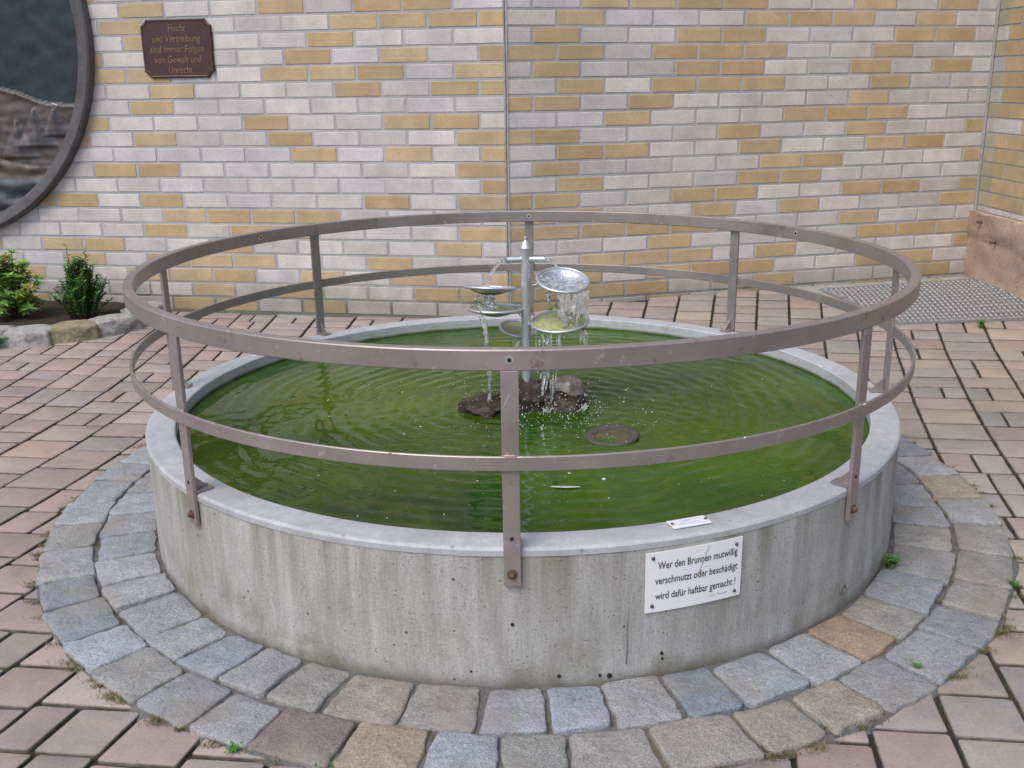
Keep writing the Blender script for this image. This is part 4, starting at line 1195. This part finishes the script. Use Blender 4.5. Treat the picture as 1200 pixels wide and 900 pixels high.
for j in range(N_+1):
    for i in range(N_+1):
        x, y = -RD+st_*i, -RD+st_*j; r = math.hypot(x, y)
        if r > RD-.066 or x < -.2: continue
        ry = ridge(x)+.012*noise.noise(Vector((x*6, 0, 3)))
        if y > ry:
            z = .010+.003*noise.noise(Vector((x*14, y*14, 0))); c = (.018, .03, .038)
            if x < .47 and .02 < y < .38 and x < .455-.6*abs(y-.2)**1.2: z = .03; c = (.02, .022, .03)
        else:
            d = ry-y
            z = .024+.010*noise.noise(Vector((x*5, y*9, 4)))+.006*noise.noise(Vector((x*14, y*26, 8)))
            z += .008*math.exp(-(d/.018)**2)
            c = (.085, .072, .068)
            for px_, py_, pw_, ph_ in peaks:
                u_ = (x-px_)/pw_; v_ = (y-py_)/ph_
                if 0 < v_ < 1 and abs(u_) < (1-v_)*.85+.02:
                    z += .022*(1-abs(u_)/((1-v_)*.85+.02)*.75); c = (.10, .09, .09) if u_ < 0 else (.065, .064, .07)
            if y < -.62+.05*math.sin(x*7):
                z += .012*math.sin(y*60+4*noise.noise(Vector((x*3, y*3, 1)))+x*5)*.6; c = (.115, .085, .065) if y > -.72 else (.05, .06, .068)
        idx[(i, j)] = len(V); V.append((x, y, z)); cols.append(c)
for j in range(N_):
    for i in range(N_):
        q = [(i, j), (i+1, j), (i+1, j+1), (i, j+1)]
        if all(k_ in idx for k_ in q): F.append([idx[k_] for k_ in q])
a.v = V; a.c = cols; a.f = F; a.sm = [True]*len(F); a.build('relief_panel', M['bronze'], tDk)
a = MB(); a.lathe([(0, .002), (RD-.05, .002)], 80); a.build('back_plate', M['plaque'], tDk)
for pts in ([(.80, -.335), (.83, -.345), (.815, -.36)],):
    a = MB(); a.tube([(x, y, .038) for x, y in pts], .0014, 6); a.build('raised_line', M['bronze'], tDk)

# ------------------------------------------------------------------ planting bed
mu = MB(); N_ = 30; V = []; F = []
for j in range(N_+1):
    for i in range(N_+1):
        s = 1.98+1.3*i/N_; f = j/N_; dmax = .2+.5*sst(1.98, 2.3, s); d = dmax*f
        p = J+DL*s+nL*d; V.append((p.x, p.y, .045*(1-max(0, f-.8)*4)+.012*noise.noise(Vector((p.x*20, p.y*20, 0)))))
for j in range(N_):
    for i in range(N_): F.append((j*(N_+1)+i, j*(N_+1)+i+1, (j+1)*(N_+1)+i+1, (j+1)*(N_+1)+i))
mu.add(V, F, smooth=True); tag(mu.build('bed_soil', M['mulch']), kind='structure')
EDG = [((-2.60, 1.93, .010), (.14, .08, .078), .03, 'rockA', 2.0, 'pale rough edging stone at the left edge of the photo beside the weed'),
       ((-2.385, 1.945, .010), (.125, .08, .07), .10, 'rockA', 6.3, 'grey edging stone between the leftmost one and the mossy one'),
       ((-2.20, 2.02, .010), (.115, .078, .072), .45, 'rockB', 3.7, 'yellowish mossy edging stone in front of the leafy shrubs'),
       ((-2.06, 2.17, .010), (.13, .075, .072), .85, 'rockA', 8.8, 'pale edging stone in front of the right hand shrub'),
       ((-1.965, 2.37, .018), (.13, .075, .078), 1.2, 'rockA', 14.2, 'pale edging stone nearest the wall, at the right end of the bed')]
for c, d, rz_, mt, sd, lb in EDG:
    a = MB(); rock_mesh(a, (0, 0, 0), (d[0]*1.1, d[1]*1.15, d[2]*1.08), sd, .24, 5, rz_, freq=1.7, box=.6); o = a.build('edging_stone', M[mt]); o.location = c
    tag(o, lb, 'stone', 'edging stones of the planting bed')

def leafquad(mb, p, d, up, L_, W_, col, fold=.25, curl=.2):
    d = d.normalized(); s = d.cross(up).normalized(); n_ = s.cross(d).normalized()
    V = [p, p+d*L_*.45+s*W_*.5+n_*W_*fold-up*L_*curl*.1, p+d*L_-up*L_*curl, p+d*L_*.45-s*W_*.5+n_*W_*fold-up*L_*curl*.1, p+d*L_*.45]
    mb.add(V, [(0, 1, 4), (1, 2, 4), (2, 3, 4), (3, 0, 4)], col, smooth=False)
def rosette(mb, p, ax, n_, L_, W_, col):
    ax = ax.normalized(); o1 = ax.orthogonal().normalized(); o2 = ax.cross(o1)
    for k in range(n_):
        t_ = 2*PI*k/n_+rnd.uniform(-.3, .3); el = rnd.uniform(.1, .8)
        d = (o1*math.cos(t_)+o2*math.sin(t_))*math.cos(el)+ax*math.sin(el); q = rnd.uniform(.8, 1.2)
        leafquad(mb, p, d, ax, L_*rnd.uniform(.75, 1.15), W_, tuple(c*q for c in col))
# broad leaved shrub
def shrub1():
    c = Vector((-2.64, 2.33, .03))
    t = empty('leafy_shrub', c, 0, 'light green broad leaved shrub cut by the left edge, in front of the brick wall', 'shrub')
    a = MB(); lf = MB()
    tips = []
    for q in range(74):
        t_ = rnd.uniform(0, 2*PI); ls = rnd.uniform(.02, .185); hh_ = rnd.uniform(.05, .37)*(1-.4*(ls/.21))+.02
        tips.append(Vector((ls*math.cos(t_), ls*math.sin(t_)*.75, hh_)))
    for tp in tips:
        mid = Vector((tp.x*.4, tp.y*.4, tp.z*.5)); a.tube([(0, 0, -.03), mid, tp], [.006, .004, .002], 5)
        g_ = rnd.random(); col = (.19, .38, .06) if g_ < .45 else ((.29, .50, .08) if g_ < .85 else (.09, .21, .04))
        if rnd.random() < .05: col = (.3, .24, .08)
        ax = (tp-Vector((0, 0, .02))).normalized()*.6+Vector((0, 0, .8)); rosette(lf, tp, ax, rnd.randint(8, 11), .052, .019, col)
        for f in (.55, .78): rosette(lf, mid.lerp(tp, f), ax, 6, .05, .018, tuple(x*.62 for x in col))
    a.build('stem', M['stem'], t); lf.build('foliage', M['leaf'], t)
shrub1()
def shrub2():
    c = Vector((-2.265, 2.30, .03))
    t = empty('small_leaved_shrub', c, 0, 'upright dark green small leaved shrub with bright shoots, right of the leafy shrub', 'shrub')
    a = MB(); lf = MB()
    for q in range(120):
        t_ = rnd.uniform(0, 2*PI); up = rnd.random()
        h_ = .10+.235*up; wd = .15*math.sin(PI*min(1, (h_-.0)/.34)**.8)+.01; ls = wd*math.sqrt(rnd.random())
        tp = Vector((ls*math.cos(t_), ls*math.sin(t_)*.8, h_+rnd.uniform(-.02, .02)))
        if q == 0: tp = Vector((-.045, 0, .40))
        if q == 1: tp = Vector((.05, .01, .375))
        if q == 2: tp = Vector((.085, .0, .30))
        b0 = Vector((tp.x*.35, tp.y*.35, .0)); pts = [b0, b0.lerp(tp, .5)+Vector((0, 0, .02)), tp]; a.tube(pts, [.003, .002, .001], 4)
        n_ = int(30*(h_+.1)/.3)
        for k in range(n_):
            f = .18+.82*k/n_; p = pts[0].lerp(pts[1], min(1, f*2)) if f < .5 else pts[1].lerp(pts[2], f*2-1)
            th = rnd.uniform(0, 2*PI); d = Vector((math.cos(th), math.sin(th), rnd.uniform(.2, 1)))
            g_ = rnd.random(); col = (.04, .14, .03) if g_ < .5 else (.085, .235, .04)
            if f > .85 and (rnd.random() < .35 or q < 3): col = (.14, .32, .04)
            leafquad(lf, p, d, Vector((0, 0, 1)), rnd.uniform(.018, .03), .017, tuple(x*rnd.uniform(.8, 1.25) for x in col))
    a.build('stem', M['stem'], t); lf.build('foliage', M['leaf'], t)
shrub2()
def weed(x, y, s_, n_, label, flat=False, col=(.1, .25, .04), z=None):
    a = MB(); z0 = gz(x, y)+.006 if z is None else z
    for q in range(n_):
        t_ = rnd.uniform(0, 2*PI); ls = rnd.uniform(.1, 1)*s_; hh_ = rnd.uniform(.15, .9)*s_*(.35 if flat else 1.1)
        tp = Vector((ls*math.cos(t_)*.7, ls*math.sin(t_)*.7, hh_)); a.tube([(0, 0, -.004), tp*.6, tp], [.0012, .001, .0006], 4, col=tuple(c*.7 for c in col))
        for k in range(3):
            d = Vector((math.cos(t_+k*2.1), math.sin(t_+k*2.1), .35)); leafquad(a, tp*(1-.18*k), d, Vector((0, 0, 1)), s_*.42, s_*.26, tuple(c*rnd.uniform(.7, 1.3) for c in col))
    o = a.build('weed', M['leaf']); o.location = (x, y, z0); tag(o, label, 'weed', 'weeds growing out of the joints')
weed(-2.50, 1.845, .065, 16, 'green weed in front of the leftmost edging stone')
weed(.915, -.545, .032, 26, 'bright green weed at the foot of the basin, right of the sign', z=.01)
weed(.807, -.997, .022, 5, 'flat clover like weed on the outer setts at the lower right', True, (.12, .3, .05), z=.012)
weed(1.172, -.645, .02, 12, 'tuft of weed beside the outer setts at the right edge', z=.004)
weed(2.222, 1.894, .04, 14, 'bright weed in the paving joint in front of the grating')
weed(.166, 2.28, .03, 10, 'tiny weed at the foot of the wall behind the fountain bowls')
weed(-.545, -1.232, .022, 12, 'weed in the joint beside the reddish brown sett at the bottom', True, z=.004)
weed(-.37, -1.275, .022, 12, 'weed at the bottom edge between the reddish and the tan sett', True, z=.004)
weed(-1.180, -.585, .014, 9, 'tiny weed outside the setts left of the basin', z=.004)
weed(-.35, -1.165, .012, 8, 'speck of green weed on the moss between tan and grey setts', True, z=.008)
# moss and dry grass cushions in the joints
ms = MB()
def moss(x, y, rx, n_, z=.006):
    for q in range(n_):
        px_, py_ = rnd.gauss(x, rx), rnd.gauss(y, rx*.45); h_ = rnd.uniform(.003, .009); t_ = rnd.uniform(0, 2*PI); d = Vector((math.cos(t_), math.sin(t_), rnd.uniform(.4, 1.6))).normalized()
        c = rnd.choice([(.2, .16, .06), (.13, .12, .03), (.08, .11, .02), (.25, .18, .08)])
        p = Vector((px_, py_, z+gz(px_, py_)-.002)); s = d.cross(Vector((0, 0, 1))).normalized()*.0009
        ms.add([p-s, p+s, p+d*h_*1.3], [(0, 1, 2)], c)
for x, y, r, n_ in ((-.33, -1.165, .05, 420), (-.42, -1.15, .03, 220), (.48, -1.215, .05, 420), (.40, -1.26, .03, 260), (.56, -1.19, .02, 140), (.88, -1.0, .03, 160), (-1.30, .43, .03, 180),
                    (-.97, -.93, .02, 160), (-.83, -1.06, .02, 160), (-1.18, -.66, .015, 90), (-.72, -1.14, .02, 150), (1.24, .55, .02, 120), (1.03, -.86, .02, 120), (-.5, -1.22, .025, 160), (-.62, -1.15, .02, 120)):
    moss(x, y, r, n_)
for q in range(90):
    t_ = rnd.uniform(-PI, .5); rr_ = rnd.choice([1.343, 1.203, 1.345, 1.35]); rr_ += .02*sst(-.2, .6, math.sin(t_))
    moss(rr_*math.cos(t_), rr_*math.sin(t_), rnd.uniform(.006, .016), rnd.randint(30, 110), .004)
o = ms.build('joint_moss', M['leaf']); tag(o, 'dry moss and grass in the joints of the setts', 'moss', None, 'stuff')
